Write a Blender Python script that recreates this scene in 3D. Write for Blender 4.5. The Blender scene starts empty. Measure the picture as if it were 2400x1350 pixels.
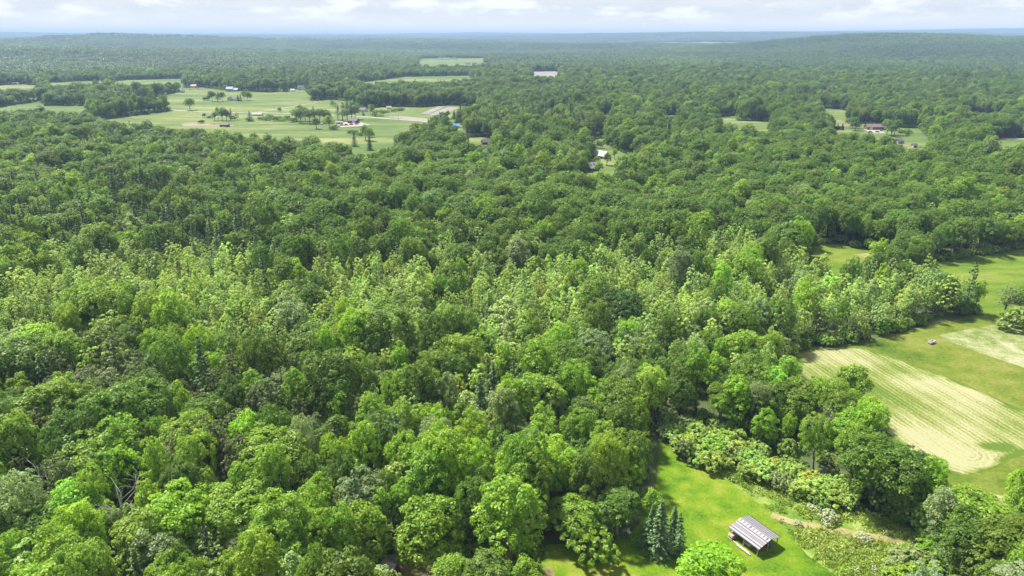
import bpy, math, random
import numpy as np
from mathutils import Vector, Matrix

R_ = math.radians
SC = bpy.context.scene
COL = SC.collection
rng = np.random.default_rng(7)
random.seed(7)

# ------------------------------------------------------------------ camera
H = 85.0                       # height of the drone over the near ground
FPX = 1622.0                   # focal length in pixels of the 2400 px wide photograph
YH = 84.0                      # row of the level horizon
PITCH = math.atan((675.0 - YH) / FPX)
cam_d = bpy.data.cameras.new('camera')
cam_d.sensor_width = 36.0
cam_d.lens = 36.0 * FPX / 2400.0
cam_d.clip_start = 1.0
cam_d.clip_end = 90000.0
cam = bpy.data.objects.new('camera', cam_d)
cam.location = (0, 0, H)
cam.rotation_euler = (math.pi / 2 - PITCH, 0, 0)
COL.objects.link(cam)
SC.camera = cam

# ------------------------------------------------------------------ light, sky, exposure
SUN_ELEV, SUN_AZ = 59.0, -50.0          # azimuth from straight ahead, to the left negative
w = bpy.data.worlds.new('World'); SC.world = w; w.use_nodes = True
nt = w.node_tree; nt.nodes.clear()
N = nt.nodes.new; L = nt.links.new
out = N('ShaderNodeOutputWorld'); bg = N('ShaderNodeBackground'); bg.inputs[1].default_value = 0.1
sky = N('ShaderNodeTexSky'); sky.sky_type = 'NISHITA'; sky.sun_disc = False
sky.sun_elevation = R_(SUN_ELEV); sky.sun_rotation = R_(SUN_AZ)
sky.air_density = 1.0; sky.dust_density = 2.0; sky.altitude = 100
tc = N('ShaderNodeTexCoord')
sep = N('ShaderNodeSeparateXYZ'); L(tc.outputs['Generated'], sep.inputs[0])
# cloud deck: long soft streaks, small bright heaps low down
mp = N('ShaderNodeMapping'); mp.inputs['Scale'].default_value = (5.0, 5.0, 26.0); L(tc.outputs['Generated'], mp.inputs[0])
n1 = N('ShaderNodeTexNoise'); n1.inputs['Scale'].default_value = 2.3; n1.inputs['Detail'].default_value = 7; n1.inputs['Roughness'].default_value = .58
L(mp.outputs[0], n1.inputs['Vector'])
r1 = N('ShaderNodeValToRGB')
r1.color_ramp.elements[0].position = .40; r1.color_ramp.elements[0].color = (0, 0, 0, 1)
r1.color_ramp.elements[1].position = .68; r1.color_ramp.elements[1].color = (1, 1, 1, 1)
L(n1.outputs['Fac'], r1.inputs[0])
mp2 = N('ShaderNodeMapping'); mp2.inputs['Scale'].default_value = (9.0, 9.0, 34.0); mp2.inputs['Location'].default_value = (3.1, 1.7, .35); L(tc.outputs['Generated'], mp2.inputs[0])
n2 = N('ShaderNodeTexNoise'); n2.inputs['Scale'].default_value = 1.5; n2.inputs['Detail'].default_value = 8; n2.inputs['Roughness'].default_value = .55
L(mp2.outputs[0], n2.inputs['Vector'])
r2 = N('ShaderNodeValToRGB')
r2.color_ramp.elements[0].position = .50; r2.color_ramp.elements[0].color = (0, 0, 0, 1)
r2.color_ramp.elements[1].position = .62; r2.color_ramp.elements[1].color = (1, 1, 1, 1)
L(n2.outputs['Fac'], r2.inputs[0])
# heaps only in the band of cloud bases low over the horizon, all the way round
band = N('ShaderNodeValToRGB'); band.color_ramp.interpolation = 'EASE'
e = band.color_ramp.elements
e[0].position = .0; e[0].color = (0, 0, 0, 1); e[1].position = .012; e[1].color = (0.25, .25, .25, 1)
for p, v in ((.024, 1), (.04, .9), (.06, .2), (.2, .12)):
    q = e.new(p); q.color = (v, v, v, 1)
L(sep.outputs['Z'], band.inputs[0])
heap = N('ShaderNodeMath'); heap.operation = 'MULTIPLY'; L(r2.outputs[0], heap.inputs[0]); L(band.outputs[0], heap.inputs[1])
deck = N('ShaderNodeMix'); deck.data_type = 'RGBA'
deck.inputs['A'].default_value = (2.60, 2.66, 2.70, 1); deck.inputs['B'].default_value = (2.98, 3.0, 3.0, 1)
L(r1.outputs[0], deck.inputs['Factor'])
bright = N('ShaderNodeMix'); bright.data_type = 'RGBA'
L(heap.outputs[0], bright.inputs['Factor']); L(deck.outputs['Result'], bright.inputs['A'])
bright.inputs['B'].default_value = (3.75, 3.68, 3.58, 1)
low = N('ShaderNodeMapRange'); low.inputs['From Min'].default_value = 0.0; low.inputs['From Max'].default_value = .03; low.inputs['To Min'].default_value = 1.0; low.inputs['To Max'].default_value = 0.0
L(sep.outputs['Z'], low.inputs['Value'])
pale = N('ShaderNodeMix'); pale.data_type = 'RGBA'; L(low.outputs[0], pale.inputs['Factor']); L(bright.outputs['Result'], pale.inputs['A']); pale.inputs['B'].default_value = (4.2, 3.55, 2.9, 1)
fin = N('ShaderNodeMix'); fin.data_type = 'RGBA'; fin.inputs['Factor'].default_value = .96
L(sky.outputs[0], fin.inputs['A']); L(pale.outputs['Result'], fin.inputs['B'])
L(fin.outputs['Result'], bg.inputs[0]); L(bg.outputs[0], out.inputs[0])

sd = bpy.data.lights.new('sun', 'SUN'); sd.energy = 4.0; sd.angle = R_(4.5); sd.color = (1.0, .94, .84)
sun = bpy.data.objects.new('sun', sd); COL.objects.link(sun)
az = R_(SUN_AZ); el = R_(SUN_ELEV)
sdir = Vector((math.sin(az) * math.cos(el), math.cos(az) * math.cos(el), math.sin(el)))
sun.rotation_euler = sdir.to_track_quat('Z', 'Y').to_euler(); sun.location = sdir * 400

SC.view_settings.view_transform = 'Standard'; SC.view_settings.look = 'None'
SC.view_settings.exposure = 1.66; SC.view_settings.gamma = 1.0; SC.view_settings.use_curve_mapping = False
cy = SC.cycles
cy.use_denoising = True
cy.max_bounces = 7; cy.diffuse_bounces = 4; cy.glossy_bounces = 2; cy.transmission_bounces = 5; cy.volume_bounces = 1; cy.transparent_max_bounces = 4
cy.sample_clamp_indirect = 4.0
SC.render.filter_size = 1.0

# ------------------------------------------------------------------ photograph pixel -> place on the ground
cp, sp_ = math.cos(PITCH), math.sin(PITCH)

def ray(px, py):
    u = (px - 1200.0) / FPX; v = (675.0 - py) / FPX
    return np.array([u, cp + v * sp_, -sp_ + v * cp])

def at_z(px, py, z=0.0):
    d = ray(px, py); t = (z - H) / d[2]
    return np.array([d[0] * t, d[1] * t, z])

def at(px, py):
    """Ground point that the photograph shows at a pixel (terrain included)."""
    d = ray(px, py)
    p = at_z(px, py) if d[2] < 0 else np.array([1e9, 0, 0])
    if np.hypot(p[0], p[1]) < 1290: return p
    t = np.geomspace(1100, 30000, 3000)
    g = H + d[2] * t - terrain(d[0] * t, d[1] * t)
    k = int(np.argmax(g < 0)) if (g < 0).any() else int(np.argmin(g))
    return np.array([d[0] * t[k], d[1] * t[k], float(terrain(d[:1] * t[k], d[1:2] * t[k])[0])])

def to_px(x, y, z):
    dx, dy, dz = x, y, z - H
    f = dy * cp - dz * sp_; up = dy * sp_ + dz * cp
    return 1200 + FPX * dx / f, 675 - FPX * up / f

def mpp(px, py):
    p = at(px, py)
    return float((p[1] * cp + (H - p[2]) * sp_) / FPX)

# ------------------------------------------------------------------ terrain
def azm(px):
    d = ray(px, YH); return math.atan2(d[0], d[1])

def vnoise(x, y, seed):
    g = np.random.default_rng(seed).random((256, 256))
    xi = np.floor(x).astype(int); yi = np.floor(y).astype(int)
    fx = x - xi; fy = y - yi
    fx = fx * fx * (3 - 2 * fx); fy = fy * fy * (3 - 2 * fy)
    a = g[xi % 256, yi % 256]; b = g[(xi + 1) % 256, yi % 256]; c = g[xi % 256, (yi + 1) % 256]; d = g[(xi + 1) % 256, (yi + 1) % 256]
    return (a * (1 - fx) + b * fx) * (1 - fy) + (c * (1 - fx) + d * fx) * fy

HILLS = [  # photo column, distance, height, spread across, spread along
    (2060, 3700, 60, 440, 520), (2480, 3900, 36, 600, 700), (1800, 4300, 12, 600, 600),
    (230, 5200, 50, 480, 600), (560, 5500, 42, 600, 600), (960, 6000, 46, 700, 700), (-200, 5600, 22, 800, 800),
    (1400, 7600, 44, 1500, 900), (1750, 9000, 40, 1600, 900), (2250, 6800, 66, 900, 700),
]
FARX = np.array([-1500, -300, 0, 150, 230, 420, 700, 900, 1020, 1120, 1220, 1330, 1450, 1650, 1800, 2000, 2200, 2400, 2700, 3600])
FARY = np.array([80, 77.5, 77, 78, 79.5, 80, 80, 80, 78.5, 76.5, 78, 79, 77.5, 76.5, 75, 73.5, 72, 70, 71, 80])

def terrain(x, y):
    r = np.hypot(x, y); a = np.arctan2(x, y)
    z = np.zeros_like(r)
    for px, d, h, sx, sy in HILLS:
        b = azm(px); cx, cy_ = d * math.sin(b), d * math.cos(b)
        tx, ty = math.cos(b), -math.sin(b)
        u = (x - cx) * tx + (y - cy_) * ty; v = (x - cx) * math.sin(b) + (y - cy_) * math.cos(b)
        z = z + h * np.exp(-.5 * (u / sx) ** 2 - .5 * (v / sy) ** 2)
    roll = np.clip((r - 1500) / 1500, 0, 1)
    z = z + np.clip((r - 1900) / 1500, 0, 1) * 85 * np.maximum(0, vnoise(x / 1700 + 20, y / 620 + 20, 12) - .45) * np.clip((9000 - r) / 3000, 0, 1)
    z = z + roll * (9 * (vnoise(x / 900 + 40, y / 900 + 40, 3) - .35) + 5 * (vnoise(x / 380 + 90, y / 380 + 90, 4) - .5))
    # the ranges along the skyline
    pxs = 1200 + FPX * np.tan(np.clip(a, -1.3, 1.3)) * (cp + (675 - YH) / FPX * sp_)
    yy = np.interp(pxs, FARX, FARY)
    crest = H + (YH - yy) * .000543 * 14000 - 12
    z = z + crest * np.exp(-.5 * ((r - 14000) / 1600) ** 2) * (.96 + .06 * vnoise(x / 1500, y / 1500, 5))
    yy2 = np.interp(pxs, [-500, 0, 300, 600, 1000, 1400, 1800, 2200, 2800], [86, 85, 86.5, 85, 86, 84.5, 83, 81, 82])
    z = z + np.maximum(0, H + (YH - yy2) * .000543 * 9500 - 14) * np.exp(-.5 * ((r - 9500) / 900) ** 2) * (.93 + .1 * vnoise(x / 1100, y / 1100, 8))
    return z * np.clip((r - 1300) / 700, 0, 1)

# ------------------------------------------------------------------ materials
def mat(name, col, rough=.8, var=.0, scale=3.0, bump=0.0, spec=.3, metal=0.0):
    m = bpy.data.materials.new(name); m.use_nodes = True
    t = m.node_tree; b = t.nodes['Principled BSDF']
    b.inputs['Roughness'].default_value = rough; b.inputs['Metallic'].default_value = metal
    b.inputs['Specular IOR Level'].default_value = spec
    if var:
        tc = t.nodes.new('ShaderNodeTexCoord'); n = t.nodes.new('ShaderNodeTexNoise')
        n.inputs['Scale'].default_value = scale; n.inputs['Detail'].default_value = 5
        t.links.new(tc.outputs['Object'], n.inputs['Vector'])
        r = t.nodes.new('ShaderNodeValToRGB')
        r.color_ramp.elements[0].position = .3; r.color_ramp.elements[1].position = .7
        r.color_ramp.elements[0].color = (*[c * (1 - var) for c in col], 1); r.color_ramp.elements[1].color = (*[min(1, c * (1 + var)) for c in col], 1)
        t.links.new(n.outputs['Fac'], r.inputs[0]); t.links.new(r.outputs[0], b.inputs['Base Color'])
        if bump:
            bp = t.nodes.new('ShaderNodeBump'); bp.inputs['Strength'].default_value = bump; bp.inputs['Distance'].default_value = .1
            t.links.new(n.outputs['Fac'], bp.inputs['Height']); t.links.new(bp.outputs[0], b.inputs['Normal'])
    else:
        b.inputs['Base Color'].default_value = (*col, 1)
    return m

def leaf_mat(name, gloss=.45, trans=.52):
    """Leaves: the colour of each tree is its own 'tint'; single leaves vary round it."""
    m = bpy.data.materials.new(name); m.use_nodes = True
    t = m.node_tree; t.nodes.clear(); n = t.nodes.new; l = t.links.new
    o = n('ShaderNodeOutputMaterial')
    a = n('ShaderNodeAttribute'); a.attribute_type = 'INSTANCER'; a.attribute_name = 'tint'
    v = n('ShaderNodeAttribute'); v.attribute_name = 'leafvar'
    hsv = n('ShaderNodeHueSaturation')
    l(a.outputs['Vector'], hsv.inputs['Color'])
    mr = n('ShaderNodeMapRange'); mr.inputs['To Min'].default_value = .62; mr.inputs['To Max'].default_value = 1.45; l(v.outputs['Fac'], mr.inputs['Value'])
    l(mr.outputs[0], hsv.inputs['Value'])
    mh = n('ShaderNodeMapRange'); mh.inputs['To Min'].default_value = .52; mh.inputs['To Max'].default_value = .478; l(v.outputs['Fac'], mh.inputs['Value'])
    l(mh.outputs[0], hsv.inputs['Hue'])
    p = n('ShaderNodeBsdfPrincipled'); p.inputs['Roughness'].default_value = gloss; p.inputs['Specular IOR Level'].default_value = .35
    l(hsv.outputs[0], p.inputs['Base Color'])
    tr = n('ShaderNodeBsdfTranslucent')
    tcol = n('ShaderNodeMix'); tcol.data_type = 'RGBA'; tcol.blend_type = 'MULTIPLY'; tcol.inputs['Factor'].default_value = 1
    l(hsv.outputs[0], tcol.inputs['A']); tcol.inputs['B'].default_value = (1.25, 1.15, .5, 1)
    l(tcol.outputs['Result'], tr.inputs['Color'])
    mx = n('ShaderNodeMixShader'); mx.inputs[0].default_value = trans
    l(p.outputs[0], mx.inputs[1]); l(tr.outputs[0], mx.inputs[2]); l(mx.outputs[0], o.inputs['Surface'])
    return m

def field_mat(name, stops, scales=(.02, .12, 1.4), rough=.9, stretch=(1, 1, 1), rot=0.0, bump=.5):
    """Grassland: colour ramp over a mix of noises from tens of metres down to tufts."""
    m = bpy.data.materials.new(name); m.use_nodes = True
    t = m.node_tree; b = t.nodes['Principled BSDF']; n = t.nodes.new; l = t.links.new
    b.inputs['Roughness'].default_value = rough; b.inputs['Specular IOR Level'].default_value = .15
    g = n('ShaderNodeNewGeometry'); mp = n('ShaderNodeMapping'); mp.inputs['Scale'].default_value = stretch; mp.inputs['Rotation'].default_value = (0, 0, rot)
    l(g.outputs['Position'], mp.inputs[0])
    acc = None
    for s, wgt, dt in zip(scales, (.42, .33, .25), (3, 4, 6)):
        q = n('ShaderNodeTexNoise'); q.inputs['Scale'].default_value = s; q.inputs['Detail'].default_value = dt; q.inputs['Roughness'].default_value = .6
        l(mp.outputs[0], q.inputs['Vector'])
        k = n('ShaderNodeMath'); k.operation = 'MULTIPLY'; k.inputs[1].default_value = wgt; l(q.outputs['Fac'], k.inputs[0])
        if acc is None: acc = k
        else:
            s2 = n('ShaderNodeMath'); s2.operation = 'ADD'; l(acc.outputs[0], s2.inputs[0]); l(k.outputs[0], s2.inputs[1]); acc = s2
        last = q
    r = n('ShaderNodeValToRGB'); el_ = r.color_ramp.elements
    el_[0].position = stops[0][0]; el_[0].color = (*stops[0][1], 1); el_[1].position = stops[-1][0]; el_[1].color = (*stops[-1][1], 1)
    for ps, c in stops[1:-1]:
        q = el_.new(ps); q.color = (*c, 1)
    l(acc.outputs[0], r.inputs[0]); l(r.outputs[0], b.inputs['Base Color'])
    bp = n('ShaderNodeBump'); bp.inputs['Strength'].default_value = bump; bp.inputs['Distance'].default_value = .3
    l(last.outputs['Fac'], bp.inputs['Height']); l(bp.outputs[0], b.inputs['Normal'])
    return m

M = {}
M['forest_floor'] = mat('forest_floor', (.05, .07, .024), .95, .4, .2)
M['leaf'] = leaf_mat('leaf')
M['needle'] = leaf_mat('needle', .6, .2)
M['bark'] = mat('bark', (.12, .10, .08), .9, .35, 2.5, .4)
M['pale_bark'] = mat('pale_bark', (.30, .285, .26), .85, .3, 3)
M['lawn'] = field_mat('lawn', [(.40, (.030, .080, .002)), (.46, (.062, .130, .004)), (.52, (.098, .160, .006)), (.58, (.150, .182, .022)), (.66, (.18, .17, .05))], (.06, .3, 2.2))
M['meadow'] = field_mat('meadow', [(.39, (.036, .070, .006)), (.46, (.066, .105, .009)), (.53, (.105, .128, .017)), (.61, (.155, .15, .05))], (.03, .15, 1.2))
M['grass_field'] = field_mat('grass_field', [(.39, (.034, .078, .004)), (.46, (.064, .118, .008)), (.53, (.100, .142, .014)), (.62, (.15, .165, .045))], (.025, .12, 1.0), stretch=(.7, 1.5, 1))
M['flower_meadow'] = field_mat('flower_meadow', [(.38, (0.054, 0.090, 0.013)), (.47, (0.108, 0.144, 0.036)), (.54, (0.189, 0.207, 0.099)), (.63, (0.270, 0.270, 0.189))], (.04, .3, 1.6))
M['pasture'] = field_mat('pasture', [(.40, (.040, .078, .016)), (.47, (.064, .104, .024)), (.53, (.096, .128, .034)), (.61, (.18, .19, .08))], (.007, .03, .3), stretch=(.6, 2.2, 1))
M['dry_grass'] = field_mat('dry_grass', [(.36, (0.098, 0.098, 0.044)), (.48, (0.147, 0.132, 0.073)), (.56, (0.176, 0.152, 0.098)), (.66, (0.206, 0.186, 0.132))], (.02, .1, .8))
M['dirt'] = field_mat('dirt', [(.38, (.10, .10, .03)), (.5, (.21, .18, .085)), (.62, (.30, .26, .14))], (.1, .5, 2.4))
M['rough'] = field_mat('rough', [(.36, (0.050, 0.101, 0.014)), (.48, (0.101, 0.166, 0.022)), (.56, (0.173, 0.230, 0.050)), (.66, (0.274, 0.288, 0.130))], (.08, .4, 2.0))
M['gravel'] = mat('gravel', (.22, .21, .185), .9, .2, .4)
M['tilled'] = field_mat('tilled', [(.36, (0.127, 0.123, 0.118)), (.5, (0.173, 0.164, 0.159)), (.64, (0.209, 0.200, 0.191))], (.02, .3, 1.2))
M['crop'] = mat('crop', (.12, .2, .05), .9, .4, .5)
M['water'] = mat('water', (.05, .06, .06), .22, spec=.6)
M['white_paint'] = mat('white_paint', (.47, .475, .48), .5, .06, 1.0)
M['pale_siding'] = mat('pale_siding', (.32, .33, .345), .6, .08, 1.0)
M['grey_siding'] = mat('grey_siding', (.22, .26, .31), .7, .12, 1.0)
M['brown_siding'] = mat('brown_siding', (.13, .075, .06), .8, .25, 1.0)
M['red_siding'] = mat('red_siding', (.17, .02, .03), .7, .2, 1.0)
M['dark_roof'] = mat('dark_roof', (.09, .09, .10), .8, .25, 1.0)
M['brown_roof'] = mat('brown_roof', (.12, .095, .09), .8, .25, 1.0)
M['light_metal'] = mat('light_metal', (.16, .163, .172), .4, .12, .8, spec=.5)
M['green_metal'] = mat('green_metal', (.12, .155, .148), .45, .2, .4, spec=.5)
M['rust_metal'] = mat('rust_metal', (.42, .2, .15), .7, .3, .6)
M['blue_sheet'] = mat('blue_sheet', (.02, .16, .6), .45, .1, 1.0)
M['glass'] = mat('glass', (.03, .04, .05), .1, spec=.6)
M['dark_door'] = mat('dark_door', (.05, .05, .06), .6, .1, 1.0)
M['timber'] = mat('timber', (.25, .18, .12), .85, .3, 3.0)
M['grey_timber'] = mat('grey_timber', (.36, .33, .3), .85, .25, 3.0)
M['panel_white'] = mat('panel_white', (.20, .195, .215), .38, .07, 1.5, spec=.5)
M['panel_dark'] = mat('panel_dark', (.045, .04, .075), .5, .2, 2.0)
M['panel_grey'] = mat('panel_grey', (.16, .145, .15), .55, .35, 5.0)
M['blue_plastic'] = mat('blue_plastic', (.02, .12, .42), .35, .1, 2.0)
M['rubber'] = mat('rubber', (.02, .02, .02), .8)
M['steel'] = mat('steel', (.3, .3, .32), .5, metal=.6)
M['mast_red'] = mat('mast_red', (.25, .12, .11), .6)
M['log_end'] = mat('log_end', (.38, .27, .17), .9, .3, 4)
for nm, c in (('car_white', (.75, .76, .78)), ('car_red', (.5, .03, .03)), ('car_blue', (.30, .42, .52)), ('car_dark', (.03, .035, .05)), ('car_orange', (.6, .16, .05))):
    M[nm] = mat(nm, c, .3, spec=.6)

# ------------------------------------------------------------------ mesh helpers
def raw_mesh(name, V, F4=None, F3=None, mats=(), smooth=False):
    """Mesh from numpy arrays of quads and triangles."""
    me = bpy.data.meshes.new(name)
    V = np.asarray(V, np.float32)
    idx, starts, tot = [], [], 0
    if F4 is not None and len(F4):
        F4 = np.asarray(F4, np.int32); idx.append(F4.ravel()); starts.append(np.arange(len(F4)) * 4); tot = len(F4) * 4
    if F3 is not None and len(F3):
        F3 = np.asarray(F3, np.int32); idx.append(F3.ravel()); starts.append(tot + np.arange(len(F3)) * 3)
    idx = np.concatenate(idx).astype(np.int32); starts = np.concatenate(starts).astype(np.int32)
    me.vertices.add(len(V)); me.vertices.foreach_set('co', V.ravel())
    me.loops.add(len(idx)); me.loops.foreach_set('vertex_index', idx)
    me.polygons.add(len(starts)); me.polygons.foreach_set('loop_start', starts)
    if smooth: me.polygons.foreach_set('use_smooth', np.ones(len(starts), bool))
    for m in mats: me.materials.append(m)
    me.update(calc_edges=True)
    return me

def link(name, me, parent=None, loc=None, rot=None, **props):
    o = bpy.data.objects.new(name, me); COL.objects.link(o)
    if parent is not None: o.parent = parent
    if loc is not None: o.location = loc
    if rot is not None: o.rotation_euler = (0, 0, rot)
    for k, v in props.items(): o[k] = v
    return o

def thing(name, label, cat, loc, rot=0.0, group=None):
    o = bpy.data.objects.new(name, None); COL.objects.link(o)
    o.empty_display_size = .5
    o.location = loc; o.rotation_euler = (0, 0, rot)
    o['label'] = label; o['category'] = cat
    if group: o['group'] = group
    return o

class MB:
    def __init__(s): s.v = []; s.f = []
    def add(s, V, F):
        k = len(s.v); s.v += [tuple(p) for p in V]; s.f += [tuple(i + k for i in f) for f in F]; return s
    def box(s, cx, cy, cz, sx, sy, sz, rz=0.0):
        V = []
        for dz in (-.5, .5):
            for dx, dy in ((-.5, -.5), (.5, -.5), (.5, .5), (-.5, .5)):
                x, y = dx * sx, dy * sy
                V.append((cx + x * math.cos(rz) - y * math.sin(rz), cy + x * math.sin(rz) + y * math.cos(rz), cz + dz * sz))
        return s.add(V, [(3, 2, 1, 0), (4, 5, 6, 7), (0, 1, 5, 4), (1, 2, 6, 5), (2, 3, 7, 6), (3, 0, 4, 7)])
    def slab(s, a, b, c, d, th):
        """Quad a-b-c-d given thickness downward along its normal."""
        a, b, c, d = (np.array(p, float) for p in (a, b, c, d))
        n = np.cross(b - a, d - a); n /= np.linalg.norm(n)
        V = [a, b, c, d, a - n * th, b - n * th, c - n * th, d - n * th]
        return s.add(V, [(0, 1, 2, 3), (7, 6, 5, 4), (0, 4, 5, 1), (1, 5, 6, 2), (2, 6, 7, 3), (3, 7, 4, 0)])
    def tube(s, pts, rad, n=8):
        pts = [np.array(p, float) for p in pts]; V, F = [], []
        for i, p in enumerate(pts):
            t = pts[min(i + 1, len(pts) - 1)] - pts[max(i - 1, 0)]; t /= (np.linalg.norm(t) + 1e-9)
            a = np.cross(t, (0, 0, 1.0) if abs(t[2]) < .9 else (1.0, 0, 0)); a /= np.linalg.norm(a); b = np.cross(t, a)
            for k in range(n):
                q = 2 * math.pi * k / n; V.append(p + rad[i] * (math.cos(q) * a + math.sin(q) * b))
        for i in range(len(pts) - 1):
            for k in range(n):
                F.append((i * n + k, i * n + (k + 1) % n, (i + 1) * n + (k + 1) % n, (i + 1) * n + k))
        F.append(tuple(range(n))[::-1]); F.append(tuple((len(pts) - 1) * n + k for k in range(n)))
        return s.add(V, F)
    def mesh(s, name, m, smooth=False):
        me = bpy.data.meshes.new(name); me.from_pydata(s.v, [], s.f); me.materials.append(m)
        if smooth:
            for p in me.polygons: p.use_smooth = True
        me.update(); return me
    def build(s, name, m, parent=None, smooth=False, **props):
        return link(name, s.mesh(name, m, smooth), parent, **props)

# ------------------------------------------------------------------ tree models
def unit(a):
    return a / (np.linalg.norm(a, axis=-1, keepdims=True) + 1e-9)

def sphere_dirs(g, n):
    i = np.arange(n) + .5
    ph = np.arccos(1 - 2 * i / n); th = math.pi * (1 + 5 ** .5) * i + g.random() * 9
    d = np.stack([np.cos(th) * np.sin(ph), np.sin(th) * np.sin(ph), np.cos(ph)], 1)
    return unit(d + g.normal(0, .12, d.shape))

def leaves_from_tufts(g, C, D, tr, n_leaf, size, up=.5, spread=.55, flat=.8):
    """Leaf quads round tuft centres C facing D. Returns centre, normal, size, variation per leaf."""
    T = len(C)
    h = unit(g.normal(0, 1, (T, n_leaf, 3)))
    ax = unit(D * .7 + np.array([0, 0, .6]))[:, None, :]
    dot = (h * ax).sum(-1, keepdims=True)
    h = np.where(dot < -.15, h - 2 * dot * ax, h)              # keep to the outer half
    dot = (h * ax).sum(-1, keepdims=True)
    rad = tr[:, None, None] * g.uniform(.55, 1.05, (T, n_leaf, 1))
    pos = C[:, None, :] + (h - ax * dot * (1 - flat)) * rad
    nor = unit(h * .9 + ax * .4 + np.array([0, 0, up]) + g.normal(0, spread * .85, h.shape))
    sz = size * g.uniform(.65, 1.35, (T, n_leaf))
    var = np.clip(g.normal(.5, .17, (T, n_leaf)) + g.normal(0, .1, (T, 1)), 0, 1)
    return pos.reshape(-1, 3), nor.reshape(-1, 3), sz.ravel(), var.ravel()

def leaf_quads(g, pos, nor, sz, asp=.72, axis=None):
    n = len(pos)
    a = unit(np.cross(nor, unit(g.normal(0, 1, (n, 3))))) if axis is None else unit(axis - nor * (axis * nor).sum(1, keepdims=True))
    b = np.cross(nor, a)
    s = sz[:, None]
    V = np.stack([pos - a * s * .5, pos + b * s * asp * .5 + a * s * .05, pos + a * s * .55 + nor * s * -.08, pos - b * s * asp * .5 + a * s * .05], 1)
    return V.reshape(-1, 3)

class Model:
    """A tree model: leaf vertices (4 per leaf), leaf variation, trunk builder."""
    def __init__(s, V, var, trunk, leafmat='leaf', barkmat='bark'):
        s.V, s.var, s.trunk, s.leafmat, s.barkmat = V, var, trunk, leafmat, barkmat
        s.crown_mesh = s.trunk_mesh = None
    def make_crown(s, name):
        n = len(s.V) // 4
        me = raw_mesh(name, s.V, np.arange(n * 4).reshape(-1, 4), mats=[M[s.leafmat]])
        at_ = me.attributes.new('leafvar', 'FLOAT', 'FACE'); at_.data.foreach_set('value', s.var.astype(np.float32))
        s.crown_mesh = me; s.trunk_mesh = s.trunk.mesh('trunk', M[s.barkmat], True)
    def joined(s, name):
        tv = np.array(s.trunk.v, np.float32); n = len(s.V) // 4
        quads = [f for f in s.trunk.f if len(f) == 4]
        me = raw_mesh(name, np.concatenate([s.V, tv]), np.concatenate([np.arange(n * 4).reshape(-1, 4), np.array(quads) + n * 4]), mats=[M[s.leafmat], M[s.barkmat]])
        at_ = me.attributes.new('leafvar', 'FLOAT', 'FACE'); at_.data.foreach_set('value', np.concatenate([s.var, np.full(len(quads), .5)]).astype(np.float32))
        me.polygons.foreach_set('material_index', np.concatenate([np.zeros(n, np.int32), np.ones(len(quads), np.int32)]))
        return me

def broadleaf(seed, R=5.0, Ht=15.0, base=.22, nl=12, n_t=30, n_leaf=56, size=.36, lob=.42, squash=.8, tuft=.95, droop=0.0, top=1.0):
    g = np.random.default_rng(seed)
    zc = Ht * (base + (1 - base) * .5); hz = Ht * (1 - base) * .5
    st = np.array([1, 1, squash * hz / R * 1.15])
    lobes = []
    for i in range(nl):
        t = i / max(nl - 1, 1)
        el_ = -0.45 + 1.5 * t + g.normal(0, .15)
        a = i * 2.4 + g.uniform(-.6, .6)
        rr = max(0, .66 * math.cos(min(max(el_, -.5), 1.4)) + g.normal(0, .10)) * R
        lr = R * lob * g.uniform(.68, 1.3) * (1 - .25 * t * (1 - top))
        lobes.append((np.array([rr * math.cos(a), rr * math.sin(a), zc + hz * .74 * math.sin(min(el_, 1.5)) + g.normal(0, .05) * hz]), lr))
    C, D = [], []
    for i, (c, r) in enumerate(lobes):
        d = sphere_dirs(g, max(6, int(n_t * (r / (R * lob)) ** 2)))
        d = d[d[:, 2] > -.45]
        p = c + d * r * st * g.uniform(.78, 1.22, (len(d), 1))
        keep = g.random(len(p)) > .08
        for j, (c2, r2) in enumerate(lobes):
            if j != i: keep &= np.linalg.norm((p - c2) / st, axis=1) > r2 * .74
        C.append(p[keep]); D.append(d[keep])
    C = np.concatenate(C); D = np.concatenate(D)
    C[:, 2] -= droop * (np.hypot(C[:, 0], C[:, 1]) / R) ** 2
    C[:, 2] = np.clip(C[:, 2], .8, None)
    tr = tuft * g.uniform(.5, 1.35, len(C)) * (R / 5) ** .5
    pos, nor, sz, var = leaves_from_tufts(g, C, D, tr, n_leaf, size)
    V = leaf_quads(g, pos, nor, sz)
    tk = MB(); b = .018 * Ht
    tk.tube([(0, 0, -.3), (0, 0, Ht * .25), (.1, .1, zc), (.15, .0, zc + hz * .5)], [b * 1.3, b, b * .6, b * .2], 7)
    for c, r in lobes[::2]:
        s0 = np.array([0, 0, Ht * g.uniform(.25, .45)])
        tk.tube([s0, s0 * .4 + c * .6 + np.array([0, 0, -.5]), c], [b * .5, b * .33, b * .12], 5)
    return Model(V, var, tk)

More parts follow.
